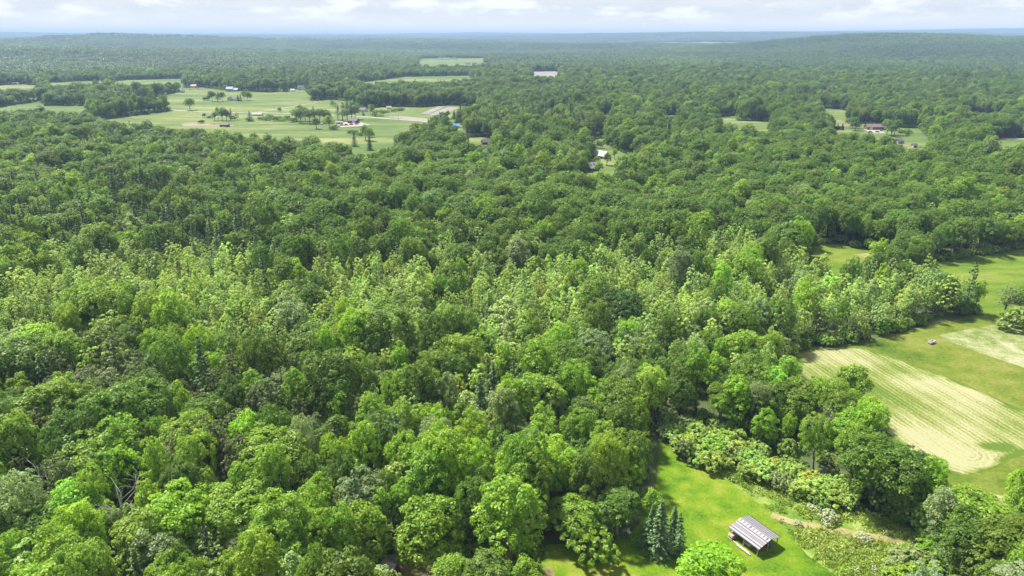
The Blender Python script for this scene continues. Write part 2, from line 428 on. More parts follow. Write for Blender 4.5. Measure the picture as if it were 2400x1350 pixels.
def poplar(seed, R=2.6, Ht=15.0, n_t=120, n_leaf=34, size=.36):
    g = np.random.default_rng(seed)
    t = g.random(n_t) ** .8
    z = Ht * (.2 + .78 * t)
    prof = R * np.sin(np.clip(.12 + .95 * t, 0, 1) * math.pi) ** .7 + .25
    a = g.random(n_t) * 2 * math.pi
    wob = 1 + .3 * np.sin(a * 3 + t * 9 + g.random() * 6)
    rr = prof * wob * g.uniform(.55, 1.05, n_t)
    C = np.stack([rr * np.cos(a), rr * np.sin(a), z], 1)
    D = unit(np.stack([np.cos(a), np.sin(a), .3 + t], 1))
    pos, nor, sz, var = leaves_from_tufts(g, C, D, .62 * g.uniform(.7, 1.35, n_t), n_leaf, size, spread=.7)
    V = leaf_quads(g, pos, nor, sz)
    tk = MB(); b = .011 * Ht
    tk.tube([(0, 0, -.3), (.1, 0, Ht * .4), (.0, .1, Ht * .9)], [b * 1.2, b * .8, b * .2], 6)
    for i in range(0, n_t, 12):
        tk.tube([(0.05, 0, C[i, 2] * .86), C[i]], [b * .3, b * .08], 4)
    return Model(V, var, tk, barkmat='pale_bark')

def conifer(seed, R=2.6, Ht=13.0, levels=22, per=9, size=.42, droop=.35, start=.05, ragged=.12, needle=.5, power=1.0, seg=6):
    g = np.random.default_rng(seed)
    P, Nn, S, A = [], [], [], []
    tk = MB(); b = .014 * Ht
    tk.tube([(0, 0, -.3), (0, 0, Ht * .5), (0, 0, Ht * .985)], [b * 1.3, b * .8, b * .1], 6)
    for i in range(levels):
        t = i / (levels - 1)
        z = Ht * (start + (.985 - start) * t)
        rl = R * (1 - t ** power) ** .85 + .12
        nb = max(4, int(per * (.5 + .5 * (1 - t)) + g.integers(-1, 2)))
        a0 = g.random() * 6.28
        for k in range(nb):
            if g.random() < ragged: continue
            a = a0 + k * 6.28 / nb + g.normal(0, .15)
            ln = rl * g.uniform(.75, 1.12)
            u = np.linspace(.18, 1, seg)[:, None]
            d = np.array([math.cos(a), math.sin(a), 0])
            c = np.array([0, 0, z]) + d * ln * u + np.array([0, 0, 1.0]) * (-droop * ln * u ** 1.3 + .22 * ln * u ** 3)
            side = np.array([-math.sin(a), math.cos(a), 0])
            for q in range(3):
                off = side * g.normal(0, .22, (seg, 1)) * ln * .45 * (1.1 - u * .7)
                P.append(c + off + g.normal(0, .08, (seg, 3))); Nn.append(unit(np.array([0, 0, 1.0]) + d * .35 + g.normal(0, .35, (seg, 3))))
                S.append(size * g.uniform(.7, 1.4, seg)); A.append(unit(d + side * g.normal(0, .7, (seg, 1)) + g.normal(0, .12, (seg, 3))))
            if i % 3 == 0 and k % 3 == 0: tk.tube([(0, 0, z), c[-1]], [b * .22, b * .06], 4)
    P = np.concatenate(P); Nn = np.concatenate(Nn); S = np.concatenate(S); A = np.concatenate(A)
    V = leaf_quads(g, P, Nn, S * 1.5, asp=needle, axis=A)
    return Model(V, np.clip(g.normal(.5, .18, len(P)), 0, 1), tk, leafmat='needle')

def shrub(seed, R=1.8, Ht=2.4, nl=6, n_t=20, n_leaf=30, size=.3, tuft=.45):
    m = broadleaf(seed, R, Ht, .0, nl, n_t, n_leaf, size, .5, .9, tuft)
    return m

MODELS = {
    'oak': [broadleaf(11, 5.2, 15, nl=14), broadleaf(12, 5.0, 14.5, nl=12, lob=.46, squash=.75), broadleaf(13, 5.4, 16, nl=17, lob=.38), broadleaf(14, 4.8, 13.5, nl=11, lob=.48), broadleaf(15, 5.6, 14, nl=15, lob=.40, size=.40, squash=.7)],
    'maple': [broadleaf(21, 4.2, 15, .16, 13, 26, top=.3), broadleaf(22, 4.0, 16, .18, 12, 26, size=.38, top=.2), broadleaf(23, 4.5, 14, .13, 15, 24, lob=.38, top=.4), broadleaf(24, 3.8, 14, .1, 10, 30, lob=.47, size=.40, top=.2), broadleaf(25, 4.1, 15.5, .14, 16, 22, lob=.36, size=.36, top=.1)],
    'poplar': [broadleaf(31, 2.9, 13, .12, 9, 20, 32, .34, .44, .85, .58, top=.2), broadleaf(32, 2.7, 14, .15, 10, 18, 32, .34, .42, .85, .56, top=.1), broadleaf(33, 3.0, 11, .08, 10, 20, 32, .34, .45, .9, .6, top=.6), broadleaf(34, 3.2, 12, .1, 11, 18, 32, .36, .42, .85, .62, top=.3), poplar(35, 3.1, 12, 170, size=.34)],
    'scrubpine': [broadleaf(45, 3.4, 14, .2, 14, 20, 46, .28, .36, .9, .6, top=.4), broadleaf(46, 3.0, 15, .25, 12, 20, 46, .28, .38, .9, .58, top=.3)],
    'pine': [conifer(41, 3.6, 17, 15, 7, .5, .02, .25, .22, .62, .9, 6), conifer(42, 3.9, 16, 13, 7, .5, -.05, .3, .25, .66, 1.3, 6), conifer(43, 3.2, 18, 17, 6, .48, .0, .3, .25, .6, 1.0, 6)],
    'spruce': [conifer(51, 3.0, 12, 20, 12, .34, .30, .02, .10, .5, .95, 7), conifer(52, 2.7, 11, 18, 11, .34, .28, .02, .13, .5, .9, 7), conifer(53, 2.8, 12, 17, 10, .36, .34, .03, .16, .5, 1.05, 7)],
    'shrub': [shrub(61), shrub(62, 2.0, 2.0, 9), shrub(63, 1.6, 2.8, 7)],
    'sumac': [broadleaf(71, 2.5, 3.4, .15, 8, 14, 24, .55, .46, .5, .55), broadleaf(72, 2.3, 2.9, .12, 7, 15, 24, .52, .5, .45, .5)],
    'drooping': [broadleaf(81, 5.6, 15, .06, 18, 28, 46, .5, .38, .9, 1.1, droop=3.2, top=.3)],
}
for k, ms in MODELS.items():
    for m in ms: m.make_crown('crown')

def plant(name, kind, loc, label, cat, tint, sxy=1.0, sz=1.0, rot=None, model=None, group=None):
    """One tree or shrub standing on its own: an Empty with trunk and crown."""
    ms = MODELS[kind]; m = ms[model if model is not None else random.randrange(len(ms))]
    rot = random.uniform(0, 6.283) if rot is None else rot
    o = thing(name, label, cat, loc, rot, group)
    o.scale = (sxy * random.uniform(.9, 1.1), sxy * random.uniform(.9, 1.1), sz); o.rotation_euler = (random.gauss(0, .045), random.gauss(0, .045), rot)
    link('trunk', m.trunk_mesh, o)
    c = link('crown', m.crown_mesh, o)
    c['tint'] = [float(v) for v in tint]
    return o

# ------------------------------------------------------------------ the open land (pixel corners in the photograph; o = edge hidden by the crowns in front)
def poly(pts, h=15.5):
    out_ = []
    for p in pts:
        g = at(p[0], p[1])
        if len(p) > 2: g = g * ((H - (p[2] if p[2] > 1 else h)) / H)
        out_.append((g[0], g[1]))
    return np.array(out_)
o = 1
POLY = {
    'lawn': [(1546, 1028), (1600, 1078), (1640, 1098), (1700, 1122), (1760, 1166), (1806, 1204), (1850, 1252), (1893, 1302), (1960, 1350), (2060, 1440), (1950, 1600), (1560, 1750), (1250, 1720), (1262, 1350), (1280, 1278), (1390, 1268), (1470, 1258), (1530, 1190), (1540, 1110)],
    'rough': [(1640, 1096), (1760, 1120), (1900, 1175), (2020, 1195), (2120, 1225), (2160, 1262), (2140, 1300), (2180, 1350), (2200, 1450), (2060, 1440), (1960, 1350), (1893, 1302), (1850, 1252), (1806, 1204), (1760, 1166), (1700, 1122)],
    'thicket': [(1556, 985), (1640, 1010), (1740, 1050), (1850, 1100), (1960, 1150), (2030, 1185), (2010, 1205), (1900, 1178), (1760, 1122), (1640, 1096), (1600, 1076), (1548, 1026)],
    'meadow': [(1856, 828), (1930, 812), (2000, 806), (2070, 790), (2140, 772), (2240, 748), (2310, 736), (2420, 700), (2900, 660), (2900, 1260), (2420, 1260), (2330, 1225), (2250, 1190, 9), (2210, 1120, 9), (2170, 1075, 9), (2090, 1010, 9), (2020, 985, 9), (1990, 930, 9), (1868, 905, 9)],
    'upper_field': [(2170, 622), (2240, 610), (2310, 600), (2400, 584), (2800, 556), (2800, 660), (2420, 690), (2385, 698), (2350, 668, 11), (2280, 650, 11), (2200, 636, 11)],
    'glade': [(1890, 578), (1960, 573), (2040, 588), (2100, 598), (2095, 612), (1980, 606, o), (1910, 592, o)],
    'bog': [(585, 404), (640, 388), (690, 378), (700, 386, 9), (640, 404, 9), (592, 422, 9)],
    'pasture': [(200, 288), (290, 274), (396, 261), (398, 255), (300, 262), (255, 252), (258, 243), (330, 235), (390, 222), (424, 215), (430, 206), (470, 205), (530, 212), (620, 216), (682, 215), (700, 222), (680, 240), (780, 233), (815, 238), (845, 256), (862, 268), (1000, 284), (1062, 296), (1010, 304), (960, 306, o), (925, 328, o), (870, 347, o), (838, 348, o), (805, 326, o), (700, 318, o), (600, 308, o), (480, 299, o), (370, 291, o), (280, 285, o)],
    'west_field': [(-200, 270), (-10, 251), (60, 243), (95, 237), (104, 248), (205, 248), (225, 253), (190, 262, 14), (100, 259, 14), (0, 263, 14), (-100, 275, 14)],
    'far_west_field': [(-100, 207), (0, 201), (50, 199), (92, 202), (80, 211, 14), (0, 214, 14), (-100, 220, 14)],
    'hoop_field': [(100, 196), (190, 192), (250, 190), (240, 196, 14), (120, 200, 14)],
    'strip_field': [(262, 193), (300, 189), (430, 186), (425, 193, 14), (330, 198, 14), (270, 197, 14)],
    'middle_field': [(830, 196), (900, 188), (950, 181), (1100, 179), (1110, 183, o), (1000, 190, o), (930, 194, o), (850, 197, o)],
    'distant_field': [(985, 138), (1135, 138), (1138, 149, 17), (1000, 153, 17), (980, 151, 17)],
    'plot_field': [(840, 259), (870, 252), (920, 250), (985, 252), (1010, 248), (1075, 247), (1125, 254), (1116, 275), (1062, 288), (1062, 296), (1000, 284), (862, 268)],
    'barn_clearing': [(1085, 323), (1110, 320), (1160, 326), (1155, 336, o), (1090, 334, o)],
    'house_clearing': [(1372, 340), (1410, 316), (1420, 316), (1412, 335), (1440, 350), (1500, 375), (1500, 394), (1440, 408, 12.5), (1360, 408, 12.5), (1378, 392), (1388, 366)],
    'east_glade': [(1678, 275), (1725, 271), (1728, 284), (1800, 284), (1810, 289), (1806, 301, o), (1740, 298, o), (1690, 291, o)],
    'house_yard': [(1944, 292), (1995, 289), (2040, 292), (2100, 299), (2152, 300), (2178, 328), (2180, 356, o), (2130, 348, o), (2080, 326, o), (2030, 316, o), (1955, 303, o)],
    'river': [(2256, 262), (2300, 264), (2330, 270), (2350, 277), (2330, 300), (2272, 300), (2262, 284)],
    'mill_yard': [(1246, 169), (1300, 168), (1310, 171), (1310, 177, 15), (1250, 178, 15)],
    'farmhouse_yard': [(676, 212), (700, 209), (730, 208), (726, 243), (684, 243)],
    'shed_yard': [(1050, 291), (1088, 291), (1090, 304), (1082, 346), (1052, 346), (1054, 306)],
    'forest_house_yard': [(1556, 272), (1594, 272), (1594, 307), (1558, 307)],
    'lane_house_yard': [(1404, 274), (1434, 274), (1430, 312), (1408, 312)],
    'van_yard': [(1284, 265), (1304, 265), (1304, 280), (1286, 280)],
    'edge_clearing': [(2308, 331), (2345, 323), (2420, 324), (2420, 352, o), (2330, 345, o)],
    'small_glade': [(1918, 254), (1960, 256), (1984, 260), (1984, 267, o), (1930, 262, o)],
    'valley_field': [(1535, 103.2), (1700, 102.2), (1770, 102.6), (1760, 104.6), (1640, 105.4), (1540, 105)],
    'gravel_pit': [(972, 102.6), (1003, 102.6), (1003, 104.2), (972, 104.2)],
    'yard': [(905, 1300), (980, 1298), (1050, 1318), (1240, 1370), (1250, 1700), (880, 1700), (890, 1350)],
}
PG = {k: poly(v) for k, v in POLY.items()}

def inside(P, x, y):
    r = np.zeros(x.shape, bool); n = len(P); j = n - 1
    for i in range(n):
        xi, yi = P[i]; xj, yj = P[j]
        c = ((yi > y) != (yj > y)) & (x < (xj - xi) * (y - yi) / (yj - yi + 1e-12) + xi)
        r ^= c; j = i
    return r

def edge_dist(P, x, y):
    d = np.full(x.shape, 1e9)
    for i in range(len(P)):
        a = P[i - 1]; b = P[i]; ab = b - a; l2 = (ab ** 2).sum() + 1e-9
        t = np.clip(((x - a[0]) * ab[0] + (y - a[1]) * ab[1]) / l2, 0, 1)
        d = np.minimum(d, np.hypot(x - a[0] - t * ab[0], y - a[1] - t * ab[1]))
    return d

def open_land(x, y, margin=1.5):
    r = np.zeros(x.shape, bool)
    for k, P in PG.items():
        mg = margin + (2.6 if k == 'lawn' else 0)
        lo = P.min(0) - mg; hi = P.max(0) + mg
        m = (x > lo[0]) & (x < hi[0]) & (y > lo[1]) & (y < hi[1])
        if m.any():
            xs, ys = x[m], y[m]
            q = inside(P, xs, ys) | (edge_dist(P, xs, ys) < mg)
            r[m] |= q
    return r

# ------------------------------------------------------------------ ground and fields
rr = np.concatenate([np.linspace(2, 300, 30), np.geomspace(310, 40000, 170)])
aa = np.concatenate([np.linspace(-1.0, 1.0, 420), np.linspace(1.0, 2 * math.pi - 1.0, 90)[1:-1]])
X = np.outer(rr, np.sin(aa)); Y = np.outer(rr, np.cos(aa)); Z = terrain(X, Y)
na, nr = len(aa), len(rr)
V = np.stack([X, Y, Z], -1).reshape(-1, 3)
i, j = np.meshgrid(np.arange(nr - 1), np.arange(na), indexing='ij'); jn = (j + 1) % na
F = np.stack([i * na + j, i * na + jn, (i + 1) * na + jn, (i + 1) * na + j], -1).reshape(-1, 4)
cap = len(V); V = np.concatenate([V, [[0, 0, 0]]])
F3 = np.stack([np.full(na, cap), (np.arange(na) + 1) % na, np.arange(na)], 1)
link('ground', raw_mesh('ground', V, F[:, ::-1], F3, [M['forest_floor']], True), kind='structure')

def sheet(name, P, m, z=.02, step=None, kind='structure', attr=None):
    """A field as a sheet over the ground: its outline filled, cut fine enough to follow the terrain."""
    import bmesh
    bm = bmesh.new()
    vs = [bm.verts.new((p[0], p[1], 0)) for p in P]
    f = bm.faces.new(vs)
    bmesh.ops.triangulate(bm, faces=[f])
    size = np.ptp(P, axis=0)
    if step is None: step = max(size.max() / 14, 4)
    lo, hi = P.min(0), P.max(0)
    for ax, nrm in ((0, (1, 0, 0)), (1, (0, 1, 0))):
        for c in np.arange(lo[ax] + step, hi[ax], step):
            co = [0, 0, 0]; co[ax] = c
            bmesh.ops.bisect_plane(bm, geom=bm.verts[:] + bm.edges[:] + bm.faces[:], plane_co=co, plane_no=nrm)
    x = np.array([v.co.x for v in bm.verts]); y = np.array([v.co.y for v in bm.verts]); zz = terrain(x, y)
    lift = z if np.hypot(*P.mean(0)) < 1300 else z + 1.0
    for v, q in zip(bm.verts, zz): v.co.z = q + lift
    bmesh.ops.recalc_face_normals(bm, faces=bm.faces[:])
    me = bpy.data.meshes.new(name); bm.to_mesh(me); bm.free()
    if len(me.polygons) and me.polygons[0].normal.z < 0: me.flip_normals()
    me.materials.append(m)
    if attr is not None:
        a_ = me.attributes.new('phase', 'FLOAT', 'POINT')
        co = np.empty(len(me.vertices) * 3, np.float32); me.vertices.foreach_get('co', co); co = co.reshape(-1, 3)
        a_.data.foreach_set('value', attr(co[:, 0], co[:, 1]).astype(np.float32))
        a_ = me.attributes.new('patch', 'FLOAT', 'POINT')
        u_ = np.hypot((co[:, 0] - ISL[0]) / 3.4, (co[:, 1] - ISL[1]) / 2.0) + .9 * (vnoise(co[:, 0] / 2.2, co[:, 1] / 1.6, 91) - .5)
        ed = edge_dist(P, co[:, 0], co[:, 1]) + 2.6 * (vnoise(co[:, 0] / 3.1, co[:, 1] / 2.7, 93) - .5)
        a_.data.foreach_set('value', np.maximum(np.clip(1.6 - 1.3 * u_, 0, 1), np.clip(.9 - ed / 1.7, 0, 1)).astype(np.float32))
    return link(name, me, kind=kind)

sheet('lawn', PG['lawn'], M['lawn'], .024)
sheet('meadow', PG['rough'], M['rough'], .020)
sheet('meadow', PG['thicket'], M['rough'], .016)
sheet('meadow', PG['meadow'], M['meadow'], .02)
sheet('field', PG['upper_field'], M['grass_field'], .034)
sheet('field', PG['glade'], M['grass_field'], .02)
sheet('field', PG['bog'], M['rough'], .02)
for k in ('pasture', 'west_field', 'far_west_field', 'hoop_field', 'strip_field', 'middle_field', 'distant_field', 'plot_field', 'barn_clearing', 'east_glade', 'edge_clearing', 'small_glade', 'house_clearing', 'house_yard'):
    sheet('pasture', PG[k], M['pasture'], .02 if k != 'plot_field' else .06)
sheet('field', PG['valley_field'], M['dry_grass'], 9)
sheet('gravel_ground', PG['gravel_pit'], M['rust_metal'], 9)
sheet('yard_ground', PG['yard'], M['dirt'], .02)
sheet('river', PG['river'], M['water'], .03)
sheet('yard_ground', PG['mill_yard'], M['tilled'], .03)
for k in ('farmhouse_yard', 'shed_yard', 'forest_house_yard', 'lane_house_yard', 'van_yard'): sheet('yard_ground', PG[k], M['pasture'], .045)

# hayfield: windrows of cut hay that turn round at the near end
HAY = poly([(1862, 826), (1925, 813), (2000, 811), (2060, 826), (2130, 851), (2250, 896), (2400, 962), (2760, 1110), (2760, 1190), (2400, 1066), (2352, 1082), (2300, 1108), (2252, 1114), (2200, 1092), (2120, 1046), (2040, 1000), (1950, 935), (1872, 890)])
sA = at(1900, 826)[:2]; sB = at(2262, 1062)[:2]
ISL = at(2340, 1047)[:2]
def hay_phase(x, y):
    ab = sB - sA; t = np.clip(((x - sA[0]) * ab[0] + (y - sA[1]) * ab[1]) / (ab @ ab), -5, 1)
    d = np.hypot(x - sA[0] - t * ab[0], y - sA[1] - t * ab[1])
    return d
def hay_material():
    m = bpy.data.materials.new('hay'); m.use_nodes = True
    t = m.node_tree; b = t.nodes['Principled BSDF']; n = t.nodes.new; l = t.links.new
    b.inputs['Roughness'].default_value = .9; b.inputs['Specular IOR Level'].default_value = .15
    a = n('ShaderNodeAttribute'); a.attribute_name = 'phase'
    g = n('ShaderNodeNewGeometry')
    w1 = n('ShaderNodeTexNoise'); w1.inputs['Scale'].default_value = .22; w1.inputs['Detail'].default_value = 5; l(g.outputs['Position'], w1.inputs['Vector'])
    k = n('ShaderNodeMath'); k.operation = 'MULTIPLY_ADD'; k.inputs[1].default_value = 1.1; l(w1.outputs['Fac'], k.inputs[0]); l(a.outputs['Fac'], k.inputs[2])
    fr = n('ShaderNodeMath'); fr.operation = 'MULTIPLY'; fr.inputs[1].default_value = 2 * math.pi / 1.3; l(k.outputs[0], fr.inputs[0])
    sn = n('ShaderNodeMath'); sn.operation = 'SINE'; l(fr.outputs[0], sn.inputs[0])
    big = n('ShaderNodeTexNoise'); big.inputs['Scale'].default_value = .035; big.inputs['Detail'].default_value = 4; l(g.outputs['Position'], big.inputs['Vector'])
    fine = n('ShaderNodeTexNoise'); fine.inputs['Scale'].default_value = 2.2; fine.inputs['Detail'].default_value = 6; l(g.outputs['Position'], fine.inputs['Vector'])
    amp = n('ShaderNodeTexNoise'); amp.inputs['Scale'].default_value = .16; amp.inputs['Detail'].default_value = 4; l(g.outputs['Position'], amp.inputs['Vector'])
    am = n('ShaderNodeMapRange'); am.inputs['From Min'].default_value = .36; am.inputs['From Max'].default_value = .64; am.inputs['To Min'].default_value = .02; am.inputs['To Max'].default_value = .14; l(amp.outputs['Fac'], am.inputs['Value'])
    f2 = n('ShaderNodeMath'); f2.operation = 'MULTIPLY'; f2.inputs[1].default_value = 2 * math.pi / 4.7; l(k.outputs[0], f2.inputs[0])
    sw = n('ShaderNodeMath'); sw.operation = 'SINE'; l(f2.outputs[0], sw.inputs[0])
    s0 = n('ShaderNodeMath'); s0.operation = 'MULTIPLY'; l(sn.outputs[0], s0.inputs[0]); l(am.outputs[0], s0.inputs[1])
    s1 = n('ShaderNodeMath'); s1.operation = 'MULTIPLY_ADD'; s1.inputs[1].default_value = .06; l(sw.outputs[0], s1.inputs[0]); 
    s9 = n('ShaderNodeMath'); s9.operation = 'ADD'; s9.inputs[1].default_value = -.345; l(s0.outputs[0], s9.inputs[0]); l(s9.outputs[0], s1.inputs[2])
    s2 = n('ShaderNodeMath'); s2.operation = 'ADD'; bg2 = n('ShaderNodeMath'); bg2.operation = 'MULTIPLY_ADD'; bg2.inputs[1].default_value = 1.7; bg2.inputs[2].default_value = -.33; l(big.outputs['Fac'], bg2.inputs[0])
    pa = n('ShaderNodeAttribute'); pa.attribute_name = 'patch'
    pb_ = n('ShaderNodeMath'); pb_.operation = 'MULTIPLY_ADD'; pb_.inputs[1].default_value = -.6; l(pa.outputs['Fac'], pb_.inputs[0]); l(bg2.outputs[0], pb_.inputs[2])
    l(s1.outputs[0], s2.inputs[0]); l(pb_.outputs[0], s2.inputs[1])
    s3 = n('ShaderNodeMath'); s3.operation = 'MULTIPLY_ADD'; s3.inputs[1].default_value = .85; l(fine.outputs['Fac'], s3.inputs[0]); l(s2.outputs[0], s3.inputs[2])
    r = n('ShaderNodeValToRGB'); e_ = r.color_ramp.elements
    e_[0].position = .34; e_[0].color = (.060, .105, .012, 1); e_[1].position = .80; e_[1].color = (.235, .235, .13, 1)
    for p, c in ((.47, (.105, .14, .026)), (.60, (.15, .17, .052))):
        q = e_.new(p); q.color = (*c, 1)
    l(s3.outputs[0], r.inputs[0]); l(r.outputs[0], b.inputs['Base Color'])
    bp = n('ShaderNodeBump'); bp.inputs['Strength'].default_value = .6; bp.inputs['Distance'].default_value = .25
    l(s3.outputs[0], bp.inputs['Height']); l(bp.outputs[0], b.inputs['Normal'])
    return m
M['hay'] = hay_material()
sheet('hayfield', HAY, M['hay'], .035, step=1.1, attr=hay_phase)
HAY2 = poly([(2310, 1160), (2345, 1160), (2420, 1190), (2560, 1240), (2560, 1262), (2420, 1212), (2360, 1190)])
sheet('hayfield', HAY2, M['hay'], .035, step=2, attr=lambda x, y: x * .45 + y * .9)
sheet('flower_meadow', poly([(2200, 786), (2290, 768), (2400, 752), (2700, 730), (2700, 960), (2400, 862), (2310, 832), (2240, 806)]), M['flower_meadow'], .03)
sheet('bare_ground', poly([(2000, 596), (2060, 592), (2098, 599), (2094, 609), (2040, 606)]), M['dirt'], .03)

def ribbon(name, pts, width, m, z=.05, ends=True):
    P = [at(*p)[:2] for p in pts]
    c = []
    for k in range(len(P) - 1):                                    # smooth the bends
        p0, p1, p2, p3 = P[max(k - 1, 0)], P[k], P[k + 1], P[min(k + 2, len(P) - 1)]
        for t in np.linspace(0, 1, 7)[:-1]:
            c.append(.5 * (2 * p1 + (p2 - p0) * t + (2 * p0 - 5 * p1 + 4 * p2 - p3) * t * t + (3 * p1 - p0 - 3 * p2 + p3) * t ** 3))
    c.append(P[-1]); c = np.array(c); d = np.gradient(c, axis=0); nrm = unit(np.stack([-d[:, 1], d[:, 0]], 1))
    wv = width * (1 + .15 * np.sin(np.arange(len(c)) * 1.7)) * .5
    Lf = c + nrm * wv[:, None]; Rt = c - nrm * wv[:, None]
    V = np.concatenate([np.c_[Lf, terrain(Lf[:, 0], Lf[:, 1]) + z], np.c_[Rt, terrain(Rt[:, 0], Rt[:, 1]) + z]]); n = len(c)
    F = [(k, n + k, n + k + 1, k + 1) for k in range(n - 1)]
    me = raw_mesh(name, V, np.array(F)[:, ::-1] if False else F, mats=[m]);
    if me.polygons[0].normal.z < 0: me.flip_normals()
    return link(name, me, kind='structure'), c

ribbon('path', [(1808, 1207), (1850, 1222), (1900, 1232), (1960, 1243), (2040, 1256), (2110, 1272), (2150, 1290)], 1.7, M['dirt'], .05)
ribbon('road', [(396, 257), (440, 260.5), (480, 262.5), (540, 264), (600, 263.5), (640, 265), (700, 267), (760, 269), (840, 272.5), (920, 279), (1010, 286), (1068, 297)], 5.5, M['gravel'], .07)
ribbon('track', [(600, 263.5), (650, 256), (700, 247), (745, 240)], 3.0, M['gravel'], .09)
ribbon('track', [(1068, 297), (1066, 306), (1060, 316), (1058, 324)], 3.5, M['dirt'], .06)
ribbon('track', [(1372, 336), (1388, 327), (1402, 318)], 4.0, M['dirt'], .06)
ribbon('track', [(2090, 330), (2130, 344), (2160, 350)], 4.5, M['dry_grass'], .06)
ribbon('road', [(2345, 325), (2380, 325.5), (2430, 326.5)], 6, M['gravel'], .06)
ribbon('track', [(1280, 1330), (1292, 1352), (1310, 1420)], 1.4, M['dirt'], .06)
for pts in ([(985, 266), (1028, 249.5), (1044, 249.5), (1003, 267.5)], [(1004, 269), (1050, 251), (1076, 252.5), (1032, 271)], [(905, 273.5), (940, 272), (1015, 279.5), (1010, 285), (950, 280)]):
    sheet('tilled_field', poly(pts), M['tilled'], .10)
sheet('tilled_field', poly([(1955, 291), (1992, 290.5), (1990, 296), (1958, 296)]), M['dry_grass'], .06)
sheet('drive_ground', poly([(2024, 302), (2060, 301), (2075, 312), (2040, 312)]), M['gravel'], .06)
sheet('yard_ground', poly([(785, 290), (830, 280), (850, 288), (868, 292), (840, 296), (800, 298)]), M['gravel'], .09)
sheet('bare_ground', poly([(425, 290), (460, 286), (500, 291), (470, 297), (430, 296)]), M['dry_grass'], .06)
sheet('bare_ground', poly([(480, 294), (520, 291), (555, 293), (520, 299), (490, 298)]), M['dry_grass'], .07)

# ------------------------------------------------------------------ foreground trees and shrubs placed one by one
TINT = {
    'oak': (.112, .210, .025), 'maple': (.188, .325, .027), 'maple_bright': (.205, .370, .030), 'poplar': (.330, .480, .140), 'silver': (.225, .325, .135),
    'pine': (.092, .160, .048), 'brownpine': (.125, .175, .060), 'lime': (.235, .44, .02), 'yellow': (.205, .35, .03), 'dark': (.062, .136, .024), 'spruce': (.100, .190, .068),
    'sumac': (.28, .43, .085), 'shrub': (.22, .35, .08), 'white': (.44, .50, .36),
}
def tint(k, v=.12, hue=.08):
    c = np.array(TINT[k]) * math.exp(rng.normal(0, v))
    c[0] *= math.exp(rng.normal(0, hue)); c[2] *= math.exp(rng.normal(0, hue * 1.5))
    return c

TAKEN = []                       # x, y, radius kept free of the wood's own trees
def own(px, py, kind, t, sxy, sz, label, cat='tree', name='broadleaf_tree', model=0, free=None, group=None, rot=None):
    p = at(px, py)
    plant(name, kind, p, label, cat, tint(t, .04, .03), sxy, sz, rot, model, group)
    TAKEN.append((p[0], p[1], (free if free is not None else 3.6 * sxy)))

own(1196, 1345, 'maple', 'maple_bright', 1.28, 1.12, 'tall bright green tree at the wood edge left of the open lawn', model=1, rot=.3)
own(1010, 1318, 'drooping', 'maple', .98, .92, 'broad drooping green tree with hanging boughs above the bare yard', model=0)
own(868, 1318, 'drooping', 'maple', .80, .86, 'drooping green tree left of the broad drooping one, near the yard')
own(1388, 1318, 'shrub', 'maple', 2.0, 2.3, 'low round tree standing alone in front of the wood on the lawn', model=0)
own(1338, 1268, 'maple', 'maple', .95, .62, 'low green tree behind the lone round tree at the lawn edge', model=2)
own(1440, 1262, 'maple', 'oak', 1.0, .68, 'dark green small tree between the lone round tree and the blue spruces', model=0)
own(1518, 1240, 'maple', 'maple_bright', .55, .62, 'slim yellow-green tree right behind the blue spruces', model=3)
own(1652, 1432, 'maple', 'lime', 1.10, .80, 'vivid lime green round tree cut by the bottom edge left of the striped shed', model=0)
own(2040, 1192, 'oak', 'oak', 1.22, 1.0, 'large dark green oak at the hayfield end above the shrub thicket', model=0)
own(2118, 1188, 'oak', 'dark', .78, .84, 'very dark tree right of the large oak beside the hayfield', model=3)
own(2258, 1290, 'maple', 'maple', 1.45, .82, 'broad green tree standing below the hayfield at the meadow path end', model=2)
own(2190, 1290, 'maple', 'silver', .72, .78, 'greyish green tree left of the broad tree below the hayfield', model=1)
own(2330, 1322, 'poplar', 'poplar', .9, .66, 'thin pale tree at the right border below the hayfield', model=0)
own(1982, 985, 'maple', 'maple', 1.0, .86, 'round tree jutting into the mown hayfield from the tree row', model=1)
own(424, 1322, 'maple', 'lime', 1.18, 1.02, 'vivid lime green tree right of the bare white dead tree', model=0)
own(2352, 742, 'poplar', 'silver', 1.15, .78, 'open crowned tree with visible stems at the end of the far tree row', model=1)
own(2392, 772, 'shrub', 'shrub', 3.0, 2.4, 'bushy clump at the right border where the two meadows meet', 'shrub', 'large_shrub', 0)
own(250, 1172, 'oak', 'maple', 1.30, 1.0, 'widest round topped tree below the brownish pine stand', model=0)
own(455, 1130, 'oak', 'maple', .92, .94, 'round topped tree right of the widest one below the pine stand', model=1)
own(1128, 1432, 'maple', 'oak', .95, .80, 'low dark tree at the bottom edge between bare yard and lawn', model=2)
own(1052, 1440, 'maple', 'maple', .80, .72, 'small bright tree at the bottom edge right of the bare yard', model=0)
own(1222, 1440, 'maple', 'maple', .78, .78, 'small green tree at the bottom edge below the tall tree', model=3)
own(868, 1440, 'shrub', 'silver', 2.2, 2.6, 'greyish round tree covering part of the red walled shed', model=0)
own(650, 1190, 'oak', 'maple', 1.15, 1.08, 'big round tree midway between the pine stand and the drooping trees', model=3)
own(585, 1290, 'oak', 'yellow', 1.05, .86, 'olive yellow round tree right of the lime green one', model=2)
own(1445, 800, 'oak', 'dark', 1.25, 1.1, 'dark oak standing out among pale trees at the centre right of the wood', model=0)
own(1075, 905, 'oak', 'maple', 1.2, 1.05, 'big rounded tree in the middle of the wood with a dome crown', model=3)
own(735, 905, 'oak', 'oak', 1.1, 1.05, 'dark domed tree left of the big rounded one amid the wood', model=1)
